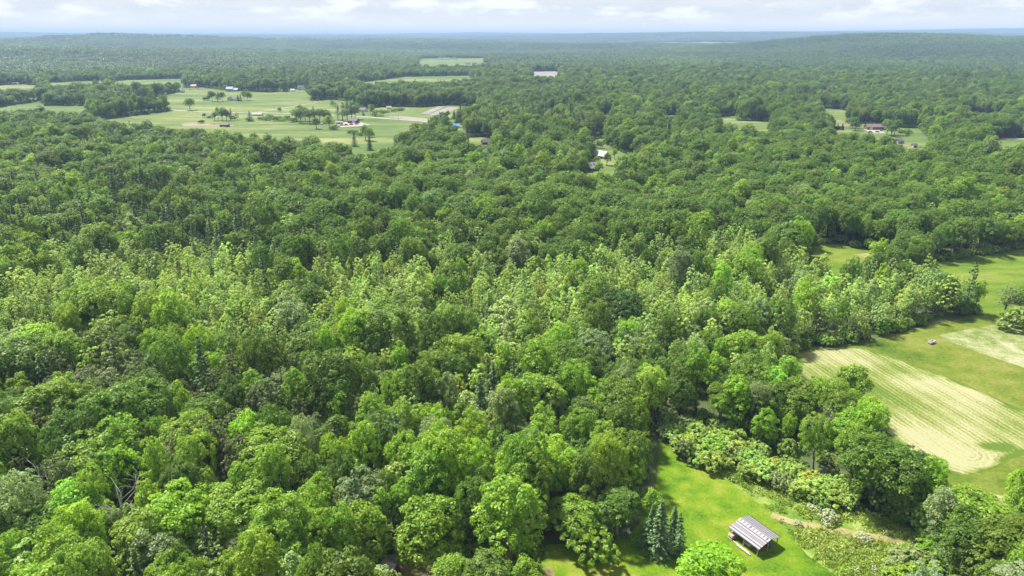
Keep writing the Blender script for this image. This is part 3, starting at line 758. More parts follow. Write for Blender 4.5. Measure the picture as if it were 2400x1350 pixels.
own(1320, 940, 'oak', 'oak', 1.0, 1.0, 'dark domed tree right of the big rounded one amid the wood', model=2)

for k, (px, py, sx, sz, lb) in enumerate([(1546, 1302, 1.05, .98, 'tallest blue spruce of the small group beside the lawn'), (1512, 1283, .72, .86, 'narrow blue spruce at the left of the spruce group'),
        (1590, 1300, .70, .74, 'blue spruce at the right of the spruce group, nearest the shed'), (1570, 1278, .66, .74, 'small blue spruce behind the tallest one of the group')]):
    own(px, py, 'spruce', 'spruce', sx * .86, sz * .96, lb, 'spruce', 'blue_spruce', k % 3, 2.0, 'blue spruces beside the lawn')

# the bare dead trees
def dead_tree(px, py, h, label, seed):
    g = np.random.default_rng(seed); p = at(px, py)
    root = thing('dead_tree', label, 'dead tree', p)
    t = MB(); b = .011 * h
    main = [np.array([0, 0, -.3]), np.array([.2, 0, h * .4]), np.array([.5, .2, h * .75]), np.array([.3, .4, h])]
    t.tube(main, [b * 1.2, b, b * .6, b * .15], 8)
    t.build('trunk', M['pale_bark'], root, True)
    for k in range(7):
        u = g.uniform(.45, .9); s0 = np.array([.2 + .3 * u, .1, h * u]); a = k * 2.4 + g.uniform(-.3, .3); l = h * g.uniform(.16, .3)
        q = MB(); e1 = s0 + np.array([math.cos(a) * l * .6, math.sin(a) * l * .6, l * .5]); e2 = s0 + np.array([math.cos(a + .3) * l, math.sin(a + .3) * l, l * 1.1])
        q.tube([s0, e1, e2], [b * .45, b * .28, b * .1], 5)
        for w_ in range(6):
            d = g.normal(0, .5, 3); d[2] = abs(d[2]); q.tube([e1 + (e2 - e1) * w_ / 6, e1 + (e2 - e1) * w_ / 6 + d * l * .5], [b * .2, b * .06], 4)
        q.build('branch', M['pale_bark'], root, True)
    TAKEN.append((p[0], p[1], 3.0))
dead_tree(308, 1330, 16.5, 'bare white dead tree with forked branches left of the lime green tree', 5)
dead_tree(390, 1180, 14.0, 'bare grey snag under the pine stand beside a round tree', 6)
dead_tree(118, 1235, 13.0, 'grey snag near the bottom left below the silvery crowns', 14)
dead_tree(905, 985, 13.5, 'thin grey snag rising amid the middle of the wood', 15)
dead_tree(1270, 1085, 12.5, 'grey snag amid the wood left of the lawn tip', 16)
dead_tree(1905, 1075, 10.5, 'grey snag in the tree row above the thicket', 17)
dead_tree(1478, 905, 15.0, 'pale leafless snag beside the dark trees near the hayfield row', 9)

# ------------------------------------------------------------------ the wood
def zones(px, py):
    """Share of each kind of tree over the wood (stands seen in the photograph)."""
    W = {k: np.full(px.shape, v) for k, v in (('oak', .8), ('maple', 1.0), ('poplar', .3), ('pine', .22), ('brownpine', .03))}
    for x0, y0, rx, ry, k, a in [
        (900, 690, 850, 64, 'poplar', 7), (1560, 690, 430, 95, 'poplar', 9), (600, 790, 700, 40, 'poplar', 1.5), (250, 735, 420, 45, 'poplar', 2.5), (800, 610, 300, 30, 'poplar', 1.5), (1650, 380, 160, 40, 'poplar', .8), (300, 330, 200, 25, 'poplar', 1.2), (1000, 440, 300, 25, 'poplar', 1.5),
        (820, 500, 480, 55, 'oak', 5), (1480, 535, 330, 60, 'oak', 4.5), (2050, 440, 420, 90, 'oak', 4), (2150, 590, 200, 60, 'oak', 3), (1000, 340, 300, 25, 'oak', 2.5), (500, 310, 220, 20, 'oak', 3), (1440, 830, 130, 60, 'oak', 4), (1580, 890, 120, 70, 'oak', 3), (950, 250, 260, 25, 'oak', 3),
        (180, 590, 330, 85, 'pine', 4), (430, 520, 260, 50, 'pine', 1.6), (1250, 300, 130, 25, 'pine', 3), (2000, 690, 130, 60, 'pine', .8), (700, 200, 150, 20, 'pine', 1.5), (1150, 900, 120, 60, 'pine', .5), (440, 860, 140, 40, 'pine', 2), (200, 420, 250, 30, 'pine', .5), (1300, 220, 500, 30, 'pine', .8),
        (470, 960, 190, 60, 'brownpine', 7), (640, 930, 50, 50, 'brownpine', 4), (60, 1160, 60, 40, 'brownpine', 3), (560, 640, 500, 60, 'brownpine', .5),
        (700, 1150, 1300, 260, 'maple', 2.2), (1800, 900, 200, 120, 'maple', 2), (700, 800, 700, 60, 'maple', 2.5)]:
        W[k] = W[k] + a * np.exp(-.5 * ((px - x0) / rx) ** 2 - .5 * ((py - y0) / ry) ** 2)
    return W

def hexgrid(s, r0, r1, half):
    xm = r1 * math.sin(half)
    xs = np.arange(-xm, xm, s); ys = np.arange(20, r1, s * .87)
    X, Y = np.meshgrid(xs, ys); X = X + (np.arange(len(ys)) % 2)[:, None] * s * .5
    X = X + rng.uniform(-.36, .36, X.shape) * s; Y = Y + rng.uniform(-.36, .36, Y.shape) * s
    x, y = X.ravel(), Y.ravel(); r = np.hypot(x, y); a = np.abs(np.arctan2(x, y))
    k = (r >= r0) & (r < r1) & (a < half)
    return x[k], y[k]

RMAX = 1900.0
KINDS = ['oak', 'maple', 'poplar', 'pine', 'brownpine']
xs, ys, cls = [], [], []
for s, r0, r1, young in ((5.3, 55, 1000, False), (6.8, 1000, RMAX, False), (3.9, 55, 1000, True), (5.4, 1000, RMAX, True)):
    x, y = hexgrid(s, r0, r1, R_(47))
    if not young:
        k = rng.random(len(x)) > .05; x, y = x[k], y[k]
    px, py = to_px(x, y, 8.0)
    W = zones(px, py)
    stand = vnoise(x / 45 + 11, y / 45 + 7, 21) * .6 + vnoise(x / 17 + 3, y / 17 + 5, 22) * .4
    for q in KINDS: W[q] = W[q] * np.exp(2.4 * (vnoise(x / 38 + 31 * KINDS.index(q), y / 38 + 17, 30 + KINDS.index(q)) - .5))
    tot = sum(W.values()); pyo = W['poplar'] / tot
    if young:
        k = rng.random(len(x)) < np.clip(pyo * 1.15 - .12, 0, 1); x, y = x[k], y[k]; c = np.full(len(x), 2)
    else:
        k = rng.random(len(x)) > np.clip(pyo * 1.15 - .12, 0, 1); x, y = x[k], y[k]
        cum = np.cumsum(np.stack([W[q][k] / tot[k] for q in KINDS]), 0); u = rng.random(len(x)); c = (u[None] > cum).sum(0).clip(0, 4)
    k = ~open_land(x, y)
    xs.append(x[k]); ys.append(y[k]); cls.append(c[k])
x = np.concatenate(xs); y = np.concatenate(ys); c = np.concatenate(cls)
keep = np.ones(len(x), bool)
for tx, ty, tr in TAKEN: keep &= np.hypot(x - tx, y - ty) > tr
# power line / lane cuts and yards stay clear
x, y, c = x[keep], y[keep], c[keep]
z = terrain(x, y)
n = len(x)
# size and colour of every tree
big = np.exp(rng.normal(0, .24, n)); edge = np.clip((np.hypot(x, y) - 60) / 300, 0, 1)
sxy = np.choose(c, [.68, .70, .68, .62, .76]) * big
sz = np.choose(c, [.90, .92, .84, .86, .86]) * np.exp(rng.normal(0, .11, n)) * big ** .45
low = vnoise(x / 70 + 50, y / 70 + 9, 41)
sz *= .84 + .3 * low
sxy[(c == 0) & (y > 300)] *= 1.12
T = np.empty((n, 3))
base = np.array([TINT[q] for q in KINDS])
T[:] = base[c]
u = rng.random(n); stand = vnoise(x / 60 + 70, y / 60 + 20, 44)
pyt = to_px(x, y, 8.0)[1]
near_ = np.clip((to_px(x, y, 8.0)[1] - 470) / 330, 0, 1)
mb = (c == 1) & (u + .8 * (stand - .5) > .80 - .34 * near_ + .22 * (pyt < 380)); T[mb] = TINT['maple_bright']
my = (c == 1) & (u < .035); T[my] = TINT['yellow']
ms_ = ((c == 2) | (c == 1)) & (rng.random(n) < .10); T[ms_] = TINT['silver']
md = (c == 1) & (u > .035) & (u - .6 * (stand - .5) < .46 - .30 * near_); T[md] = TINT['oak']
WORD = np.choose(c, ['dark green', 'mid green', 'pale green', 'blackish green', 'brownish green']).astype(object)
WORD[mb] = 'bright green'; WORD[my] = 'yellow-green'; WORD[ms_] = 'silvery green'; WORD[md] = 'dark green'
T *= (.72 + .28 * np.clip((pyt - 150) / 290, 0, 1))[:, None]              # farther trees darker: partly darker kinds, partly cloud shade put into the tint
T *= np.exp(rng.normal(0, .13, (n, 1))); T[:, 0] *= np.exp(rng.normal(0, .06, n)); T[:, 2] *= np.exp(rng.normal(0, .15, n))
fam = ['oak', 'maple', 'poplar', 'pine', 'scrubpine']
mdl = np.array([rng.integers(len(MODELS[fam[k]])) for k in c])
swap = (c == 1) & (rng.random(n) < .25)                       # some maples are spreading like oaks
rot = rng.uniform(0, 2 * math.pi, n)

# the nearest in view stand as trees of their own
d = np.sqrt(x * x + y * y + (H - 9) ** 2)
px, py = to_px(x, y, z + 9.0)
pb = to_px(x, y, z + 15.0)[1]
inview = (px > -45) & (px < 2445) & (pb < 1345) & (y > 40)
order = np.argsort(np.where(inview, d, 1e9))
single = np.zeros(n, bool); nb = npn = 0
for k in order:
    if not inview[k]: break
    if c[k] >= 3:
        if npn < 60: single[k] = True; npn += 1
    elif nb < 265: single[k] = True; nb += 1
    if nb >= 265: break

LAND = [(1770, 1250, 'the striped shed'), (308, 1200, 'the bare white dead tree'), (424, 1215, 'the lime green tree'), (470, 965, 'the brownish pine stand'), (1010, 1230, 'the broad drooping tree'),
        (1196, 1230, 'the tall tree left of the lawn'), (1545, 1240, 'the blue spruces'), (2040, 1090, 'the large dark oak'), (1985, 925, 'the round tree jutting into the hayfield'), (1075, 855, 'the dome crowned tree'),
        (250, 1085, 'the widest round tree'), (650, 1110, 'the big round tree'), (920, 1325, 'the red shed'), (1552, 1035, 'the far tip of the lawn'), (1800, 1100, 'the shrub thicket'), (1478, 850, 'the pale snag'), (0, 1350, "the photo's bottom left corner"), (0, 1000, "the photo's left edge"),
        (2330, 1220, 'the broad tree below the hayfield'), (1250, 1050, 'the wood between lawn and dead tree')][:-1]
ORD = ['nearest'] + [q + ' nearest' for q in 'second third fourth fifth sixth seventh eighth ninth tenth eleventh twelfth thirteenth fourteenth fifteenth sixteenth seventeenth eighteenth nineteenth twentieth'.split()]
def by_landmark(rows, LAND):
    """rows: key -> (column, row, words). A label for each from its look, the landmark it stands nearest to, the side, and its turn there."""
    sets, res = {}, {}
    for k, (px_, py_, wd) in rows.items():
        dd = [math.hypot(px_ - a, py_ - b) for a, b, _ in LAND]
        b = int(np.argmin(dd)); vx, vy = px_ - LAND[b][0], py_ - LAND[b][1]
        rel = ('right of' if vx > 0 else 'left of') if abs(vx) > 1.2 * abs(vy) else ('below' if vy > 0 else 'behind')
        sets.setdefault((b, rel, wd), []).append((dd[b], k))
    for (b, rel, wd), lst in sets.items():
        lst.sort()
        for q, (_, k) in enumerate(lst):
            res[k] = f"{wd}, {'only one' if len(lst) == 1 else ORD[min(q, 19)]} {rel} {LAND[b][2]}"
    return res
idx = np.nonzero(single)[0]
LABEL = by_landmark({k: (px[k], py[k], f"{WORD[k]} {'pine' if c[k] >= 3 else ('slim tree' if c[k] == 2 else 'broadleaf tree')}") for k in idx}, LAND)
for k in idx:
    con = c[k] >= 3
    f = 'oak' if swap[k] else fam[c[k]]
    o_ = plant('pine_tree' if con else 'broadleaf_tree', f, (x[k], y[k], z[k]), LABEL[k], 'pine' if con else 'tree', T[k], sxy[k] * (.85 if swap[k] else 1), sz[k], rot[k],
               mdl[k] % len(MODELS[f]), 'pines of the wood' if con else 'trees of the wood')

# ------------------------------------------------------------------ everything farther off: one mass, drawn from the same models
def instancer(name, pts, proto, scale, rotz, tints, protos, kind='stuff', label=None):
    coll = bpy.data.collections.new(name + '_models')
    for q, me in enumerate(protos):
        ob = bpy.data.objects.new(f'tree_model_{q:03d}', me); coll.objects.link(ob)
    me = bpy.data.meshes.new(name); me.vertices.add(len(pts)); me.vertices.foreach_set('co', np.asarray(pts, np.float32).ravel())
    for nm, ty, dat in (('proto', 'INT', np.asarray(proto, np.int32)), ('size', 'FLOAT_VECTOR', np.asarray(scale, np.float32).ravel()), ('turn', 'FLOAT_VECTOR', np.c_[rng.normal(0, .045, (len(pts), 2)) * (0 if 'distant' in name or 'hill' in name else 1), rotz].astype(np.float32).ravel()), ('tint', 'FLOAT_VECTOR', np.asarray(tints, np.float32).ravel())):
        a_ = me.attributes.new(nm, ty, 'POINT'); a_.data.foreach_set('value' if ty == 'INT' else 'vector', dat)
    ng = bpy.data.node_groups.new(name, 'GeometryNodeTree')
    ng.interface.new_socket('Geometry', in_out='INPUT', socket_type='NodeSocketGeometry'); ng.interface.new_socket('Geometry', in_out='OUTPUT', socket_type='NodeSocketGeometry')
    A = ng.nodes.new; K = ng.links.new
    gi, go, ip, ci = A('NodeGroupInput'), A('NodeGroupOutput'), A('GeometryNodeInstanceOnPoints'), A('GeometryNodeCollectionInfo')
    ci.inputs['Collection'].default_value = coll; ci.inputs['Separate Children'].default_value = True; ci.inputs['Reset Children'].default_value = True
    ip.inputs['Pick Instance'].default_value = True
    K(gi.outputs[0], ip.inputs['Points']); K(ci.outputs[0], ip.inputs['Instance'])
    def attr(nm, ty):
        q = A('GeometryNodeInputNamedAttribute'); q.data_type = ty; q.inputs['Name'].default_value = nm
        return [s_ for s_ in q.outputs if s_.enabled][0]
    K(attr('proto', 'INT'), ip.inputs['Instance Index']); K(attr('size', 'FLOAT_VECTOR'), ip.inputs['Scale'])
    er = A('FunctionNodeEulerToRotation'); K(attr('turn', 'FLOAT_VECTOR'), er.inputs[0]); K(er.outputs[0], ip.inputs['Rotation'])
    K(ip.outputs[0], go.inputs[0])
    ob = bpy.data.objects.new(name, me); COL.objects.link(ob); md_ = ob.modifiers.new('scatter', 'NODES'); md_.node_group = ng
    ob['kind'] = kind
    if label: ob['label'] = label
    return ob

protos, pidx = [], {}
for f in ('oak', 'maple', 'poplar', 'pine', 'scrubpine'):
    for q, m in enumerate(MODELS[f]):
        pidx[f, q] = len(protos); protos.append(m.joined('tree_model'))
r = ~single
fam_i = ['oak' if swap[k] else fam[c[k]] for k in range(n)]
pi_ = np.array([pidx[fam_i[k], mdl[k] % len(MODELS[fam_i[k]])] for k in range(n)])
fs = np.where(np.hypot(x, y) > 1000, 1.16, 1.0)
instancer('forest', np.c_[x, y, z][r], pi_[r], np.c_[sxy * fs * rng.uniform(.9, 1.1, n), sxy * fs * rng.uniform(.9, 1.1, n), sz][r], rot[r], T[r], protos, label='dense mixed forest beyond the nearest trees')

# distant canopy: plots of small simple crowns
def plot_model(seed, size, spacing, leaf, per):
    g = np.random.default_rng(seed); P, Nn, S, Vr = [], [], [], []
    k = int(size / spacing)
    for a in range(k):
        for b in range(k):
            cx, cy_ = (a + g.uniform(.1, .9)) * spacing - size / 2, (b + g.uniform(.1, .9)) * spacing - size / 2
            hh = g.uniform(9, 16); R = spacing * g.uniform(.5, .8); tv = np.clip(g.normal(.5, .28), 0, 1)
            dd = sphere_dirs(g, per); dd = dd[dd[:, 2] > -.35]
            con = g.random() < .2
            sc = np.array([R * (.6 if con else 1), R * (.6 if con else 1), hh * (.55 if con else .42)])
            q = dd * (1 - .5 * np.clip(dd[:, 2:3], 0, 1) if con else 1)
            P.append(q * sc * g.uniform(.8, 1.1, (len(dd), 1)) + np.array([cx, cy_, hh * .58])); Nn.append(unit(dd + np.array([0, 0, .4]) + g.normal(0, .35, dd.shape)))
            S.append(leaf * g.uniform(.7, 1.3, len(dd))); Vr.append(np.clip(tv + g.normal(0, .12, len(dd)), 0, 1))
    P = np.concatenate(P); V = leaf_quads(g, P, np.concatenate(Nn), np.concatenate(S), .85)
    me = raw_mesh('canopy_model', V, np.arange(len(V)).reshape(-1, 4), mats=[M['leaf']])
    a_ = me.attributes.new('leafvar', 'FLOAT', 'FACE'); a_.data.foreach_set('value', np.concatenate(Vr).astype(np.float32))
    return me
near_plots = [plot_model(200 + q, 42, 7.0, 2.1, 46) for q in range(4)]
far_plots = [plot_model(300 + q, 170, 10.5, 6.0, 20) for q in range(4)]
def plots(name, s, r0, r1, protos, zz, margin, label):
    x, y = hexgrid(s, r0, r1, R_(44))
    gx = np.round(x / s) * s
    k = ~open_land(x, y, margin); x, y = x[k], y[k]
    z = terrain(x, y); n = len(x)
    v = vnoise(x / 260 + 5, y / 260 + 5, 61); v2 = vnoise(x / 900 + 5, y / 900 + 5, 62)
    t = np.clip(-.25 + 1.5 * (v * .55 + v2 * .45), 0, 1)[:, None]
    T = (np.array([.026, .062, .016]) * (1 - t) + np.array([.072, .130, .030]) * t) * np.exp(rng.normal(0, .08, (n, 1)))  # dark tint also carries the self-shade these simple crowns lack
    return instancer(name, np.c_[x, y, z + zz], rng.integers(0, len(protos), n), np.c_[np.ones((n, 2)), np.exp(rng.normal(0, .1, n))] * 1.04, rng.uniform(0, 6.283, n), T, protos, label=label)
plots('distant_forest', 38, RMAX - 15, 5200, near_plots, 0, 19, 'distant dark wood spreading to the hills')
plots('hill_forest', 150, 5120, 27000, far_plots, 0, 60, 'hazy blue wood over the far ranges')

# ------------------------------------------------------------------ the striped open shed on the lawn
def striped_shed():
    zl, zr, zk = 1.75, 2.05, 2.65                                   # eaves left, right, ridge
    a, b = at_z(1705, 1233, zl), at_z(1773, 1287, zl)               # left eave, far and near ends
    c, d_ = at_z(1760.5, 1211, zr), at_z(1834.5, 1260, zr)          # right eave
    ctr = (a + b + c + d_) / 4
    ax = unit((b - a)[:2] + (d_ - c)[:2]); ang = math.atan2(ax[1], ax[0])
    Ln = float(np.linalg.norm((b - a)[:2]) + np.linalg.norm((d_ - c)[:2])) / 2
    nrm = np.array([-ax[1], ax[0]])
    yl = float(((a + b)[:2] / 2 - ctr[:2]) @ nrm); yr = float(((c + d_)[:2] / 2 - ctr[:2]) @ nrm)
    k0, k1 = at_z(1737, 1216.5, zk), at_z(1811, 1266, zk); yk = float(((k0 + k1)[:2] / 2 - ctr[:2]) @ nrm)
    if yl > yr: s = -1
    root = thing('open_shed', 'open shed with striped white and dark metal roof on the lawn', 'shed', (ctr[0], ctr[1], 0), ang)
    h = Ln / 2
    def P(x, t, side):                                              # point on the left (0) or right (1) slope, t from eave to ridge
        y0, z0 = (yl, zl) if side == 0 else (yr, zr)
        return (x, y0 + (yk - y0) * t, z0 + (zk - z0) * t)
    # roofing sheets laid along the ridge
    left = [('panel_dark', .0, .05, 0), ('panel_white', .05, .165, .03), ('panel_dark', .165, .245, 0), ('panel_white', .245, .355, .03), ('panel_dark', .355, .40, 0), ('panel_grey', .40, .52, .015), ('panel_dark', .52, .56, 0), ('panel_white', .56, .665, .03), ('panel_dark', .665, .735, 0), ('panel_white', .735, 1.0, .035)]
    right = [('panel_dark', .0, .12, 0), ('panel_white', .12, .25, .03), ('panel_dark', .25, .33, 0), ('panel_white', .33, .46, .03), ('panel_dark', .46, .54, 0), ('panel_white', .54, .67, .03), ('panel_dark', .67, .75, 0), ('panel_white', .75, .89, .03), ('panel_dark', .89, .95, 0), ('panel_white', .95, 1.0, .03)]
    for side, lst in ((0, left), (1, right)):
        for m, t0, t1, up in lst:
            j = random.uniform(-.05, .05)
            q = [np.array(P(x, t, side)) + np.array([j, 0, up]) for x, t in ((-h, t0), (h, t0), (h, t1), (-h, t1))]
            if side == 1: q = [q[3], q[2], q[1], q[0]]
            if np.cross(q[1] - q[0], q[3] - q[0])[2] < 0: q = q[::-1]
            MB().slab(*q, .05 + up).build('roof_panel', M[m], root, label={'panel_white': 'white roofing sheet', 'panel_dark': 'dark roofing strip', 'panel_grey': 'grey weathered roofing sheet'}[m])
    for q in range(9):                                              # dark brackets of the ridge sheet
        x = -h * .86 + q * (2 * h * .86) / 8
        pa, pb = np.array(P(x, .80, 0)), np.array(P(x + .02, .97, 0))
        wd = .16 if q not in (3, 8) else .34
        e_ = np.array([wd / 2, 0, 0]); u_ = np.array([0, 0, .055])
        qd = [pa - e_ + u_, pa + e_ + u_, pb + e_ + u_, pb - e_ + u_]
        if np.cross(qd[1] - qd[0], qd[3] - qd[0])[2] < 0: qd = qd[::-1]
        MB().slab(*qd, .02).build('roof_clip', M['panel_dark'], root)
    ins = .35
    for y_, z_ in ((yl, zl), (yr, zr), (yk, zk)):
        sg = 1 if y_ < yk else (-1 if y_ > yk else 0)
        for x in (-h + ins, 0, h - ins):
            MB().box(x, y_ + sg * .3, (z_ - .1) / 2, .14, .14, z_ - .16).build('post', M['grey_timber'], root)
        MB().box(0, y_ + sg * .3, z_ - .16 + (.0 if sg == 0 else .02), Ln - .3, .1, .16).build('beam', M['timber'], root)
    for x in (-h + ins, 0, h - ins):
        for side in (0, 1):
            p0, p1 = np.array(P(x, .06, side)) - (0, 0, .12), np.array(P(x, .97, side)) - (0, 0, .12)
            MB().tube([p0, p1], [.06, .06], 6).build('rafter', M['timber'], root)
    R = Matrix.Rotation(ang, 3, 'Z')
    def W(x, y_, z_=0.0):
        v = R @ Vector((x, y_, z_)); return (v.x + ctr[0], v.y + ctr[1], v.z)
    # what is kept under it
    wp = thing('wood_pile', 'stacked split firewood under the far end of the striped shed', 'wood pile', W(-h + .9, yl + (yk - yl) * .3), ang)
    for r_ in range(4):
        for k in range(9 - (r_ % 2)):
            MB().tube([(-.5, -1.2 + .27 * k + .13 * (r_ % 2), .13 + .23 * r_), (.5, -1.2 + .27 * k + .13 * (r_ % 2), .13 + .23 * r_)], [.125, .12], 6).build('log', M['log_end'] if (k + r_) % 3 else M['grey_timber'], wp)
    br = thing('barrel', 'blue plastic barrel under the near end of the striped shed', 'barrel', W(h - .7, yk + (yr - yk) * .35), ang)
    MB().tube([(0, 0, 0), (0, 0, .08), (0, 0, .3), (0, 0, .6), (0, 0, .85), (0, 0, .92)], [.26, .29, .32, .32, .29, .26], 14).build('body', M['blue_plastic'], br, True)
    MB().tube([(0, 0, .92), (0, 0, .97)], [.2, .19], 12).build('lid', M['blue_plastic'], br)
    for k, (dx, ln, w_, lb) in enumerate([(.1, 3.6, .24, 'long pale board lying along the left side of the striped shed'), (.9, 3.0, .2, 'shorter pale board leaning beside the striped shed')]):
        bd = MB().box(0, 0, .14 + .1 * k, ln, w_, .06); bd.build('plank', M['grey_timber'], None, label=lb, category='board').location = W(dx, yl - .35 * (k + 1) * (1 if yl < yk else -1))
        bpy.context.scene.objects['plank' if k == 0 else 'plank.001'].rotation_euler = (0, 0, ang + .03 * k)
    cr = thing('crate', 'brown timber crate under the middle of the striped shed', 'crate', W(.4, yl + (yk - yl) * .45), ang)
    MB().box(0, 0, .06, 1.5, 1.1, .1).build('base', M['timber'], cr)
    for sx in (-.7, .7): MB().box(sx, 0, .45, .08, 1.1, .66).build('side_panel', M['timber'], cr)
    for sy in (-.5, .5): MB().box(0, sy, .45, 1.3, .08, .6).build('side_panel', M['grey_timber'], cr)
    TAKEN.append((ctr[0], ctr[1], 6))
striped_shed()

# ------------------------------------------------------------------ houses, barns, vehicles and poles of the farmland
def gable(name, label, cat, px, py, wd, dp, h, rh, rot, wall, roof, win=(), door=None, chim=None, wing=None, skylight=0, garage=None):
    p = at(px, py); a = R_(rot)
    root = thing(name, label, cat, p, a)
    def shell(x0, wd, dp, h, rh, y0=0.0, turn=False):
        m = MB(); w2, d2 = wd / 2, dp / 2
        V = [(-w2, -d2, -.3), (w2, -d2, -.3), (w2, d2, -.3), (-w2, d2, -.3), (-w2, -d2, h), (w2, -d2, h), (w2, d2, h), (-w2, d2, h), (-w2, 0, h + rh - .06), (w2, 0, h + rh - .06)]
        Fc = [(0, 1, 5, 4), (2, 3, 7, 6), (1, 2, 6, 9, 5), (3, 0, 4, 8, 7)]
        rf = MB(); o_ = .35; sl = rh / d2
        A_, B_ = [(-w2 - o_, -d2 - o_, h - sl * o_), (w2 + o_, -d2 - o_, h - sl * o_), (w2 + o_, 0, h + rh), (-w2 - o_, 0, h + rh)], [(-w2 - o_, 0, h + rh), (w2 + o_, 0, h + rh), (w2 + o_, d2 + o_, h - sl * o_), (-w2 - o_, d2 + o_, h - sl * o_)]
        tf = (lambda v: (x0 - v[1], y0 + v[0], v[2])) if turn else (lambda v: (x0 + v[0], y0 + v[1], v[2]))
        m.add([tf(v) for v in V], Fc)
        rf.slab(*[tf(v) for v in A_], .16); rf.slab(*[tf(v) for v in B_], .16)
        return m, rf
    m, rf = shell(0, wd, dp, h, rh)
    m.build('wall', M[wall], root); R0 = rf.build('roof', M[roof], root)
    if wing:
        x0, y0, w_, d_, h_, r_, tn = wing
        m, rf = shell(x0, w_, d_, h_, r_, y0, tn)
        m.build('wall', M[wall], root); rf.build('roof', M[roof], root)
    for q in win:                                                   # x on the front, z; or ('e', y, z) on the right end, ('w', ...) left end
        if q[0] in ('e', 'w'):
            sx = (wd / 2 + .03) * (1 if q[0] == 'e' else -1)
            f = MB().box(sx, q[1], q[2], .08, 1.0, 1.3).build('window', M['white_paint'], root); MB().box(sx * 1.002 + .045 * (1 if q[0] == 'e' else -1), q[1], q[2], .04, .78, 1.08).build('pane', M['glass'], f)
        else:
            f = MB().box(q[0], -dp / 2 - .03, q[1], 1.0, .08, 1.3).build('window', M['white_paint'], root); MB().box(q[0], -dp / 2 - .09, q[1], .78, .04, 1.08).build('pane', M['glass'], f)
    if door is not None:
        MB().box(door, -dp / 2 - .04, 1.02, 1.1, .08, 2.1).build('door', M['dark_door'], root)
    if garage is not None:
        MB().box(garage, -dp / 2 - .05, 1.15, 3.0, .1, 2.3).build('garage_door', M['white_paint'], root)
    if chim:
        MB().box(chim[0], chim[1], h + rh + .2, .7, .7, 1.8).build('chimney', M['brown_siding'], root)
    for k in range(skylight):
        x_ = -wd / 4 + k * wd / 2.6; t_ = .55; y_ = -dp / 2 * (1 - t_); z_ = h + rh * t_
        MB().slab((x_ - .8, y_ - .7, z_ - .7 * rh / (dp / 2) + .05), (x_ + .8, y_ - .7, z_ - .7 * rh / (dp / 2) + .05), (x_ + .8, y_ + .7, z_ + .7 * rh / (dp / 2) + .05), (x_ - .8, y_ + .7, z_ + .7 * rh / (dp / 2) + .05), .04).build('skylight', M['glass'], root)
    return root

gable('house', 'house with pale metal roof and dark skylights in the forest clearing', 'house', 1385, 399, 8.5, 8, 2.4, 3.0, 38, 'brown_siding', 'light_metal', win=[(-2.6, 1.5), (2.4, 1.5)], door=0, skylight=2)
gable('barn', 'dark red barn with greenish metal roof behind the skylight house', 'barn', 1408, 370, 9.5, 7.5, 2.4, 2.8, -38, 'red_siding', 'green_metal', win=[(-3, 1.6), (3, 1.6)], door=0)
gable('barn', 'small dark red barn in the clearing beyond the central forest', 'barn', 1141, 339, 8, 5, 2.6, 2.2, 20, 'red_siding', 'dark_roof', win=[('e', 0, 1.6)], door=-1.5)
gable('shed', 'white shed under a bright blue roof at the end of the gravel road', 'shed', 1068, 299, 7.8, 5.5, 2.1, 1.7, 0, 'white_paint', 'blue_sheet', door=0)
gable('barn', 'low dark red farm barn with parked vehicles beside the gravel road', 'barn', 829, 288, 10, 7, 2.8, 2.2, -14, 'red_siding', 'dark_roof', win=[(-3, 1.6)], garage=1.6)
gable('trailer_home', 'small white trailer home left of the low red farm barn', 'trailer', 796, 291, 7, 3, 2.3, .5, 4, 'white_paint', 'light_metal', win=[(-2, 1.4), (2, 1.4)], door=0)
gable('house', 'white gabled house with dark roof beside the gravel road', 'house', 853, 262, 7.5, 6.5, 2.8, 2.2, -30, 'white_paint', 'dark_roof', win=[(-2, 1.5), ('e', 0, 1.6)], door=.8, chim=(1, .4))
gable('cottage', 'small white cottage among bushes beside the tilled plots', 'house', 912, 256, 5.5, 4.5, 2.4, 1.5, 10, 'white_paint', 'light_metal', win=[(-1.2, 1.4)], door=1)
gable('house', 'wide grey blue house with a wing at the far pasture edge', 'house', 540, 214, 11, 8, 4.2, 3.2, 0, 'grey_siding', 'grey_siding', win=[(-4, 1.5), (-1.5, 1.5), (1.5, 1.5), (-4, 3.3), (1.5, 3.3)], door=0, wing=(9.2, -1.0, 8, 7, 3, 2.4, False), chim=(-2, .5))
gable('house', 'white gabled house between dark tree clumps in the pasture', 'house', 541, 236, 6, 7, 3.0, 2.8, 90, 'white_paint', 'dark_roof', win=[('w', -1.5, 1.5), ('w', 1.5, 1.5)], wing=(-.5, -6.5, 7.5, 5, 2.5, 1.8, True))
gable('farmhouse', 'tall white farmhouse with steep gables against the dark trees', 'house', 705, 211, 8.5, 6, 4.6, 3.2, 0, 'white_paint', 'dark_roof', win=[(-2.6, 1.5), (2.6, 1.5), (-2.6, 3.5)], door=0, wing=(5.5, -.5, 7.5, 5, 5.2, 3.8, True), chim=(-2, .3))
gable('shed', 'small white shed left of the tall white farmhouse', 'shed', 686, 214, 6, 4, 2.3, 1.4, 8, 'white_paint', 'light_metal', door=1)
gable('barn', 'grey barn with rusty red roof at the far pasture corner', 'barn', 455, 206, 10, 7, 3.6, 2.2, -6, 'pale_siding', 'rust_metal', win=[(-3, 1.7)], garage=2)
gable('shed', 'small grey shed at the tree line corner of the pasture', 'shed', 428, 217, 6, 4, 2.2, 1.6, 10, 'grey_siding', 'dark_roof', door=0)
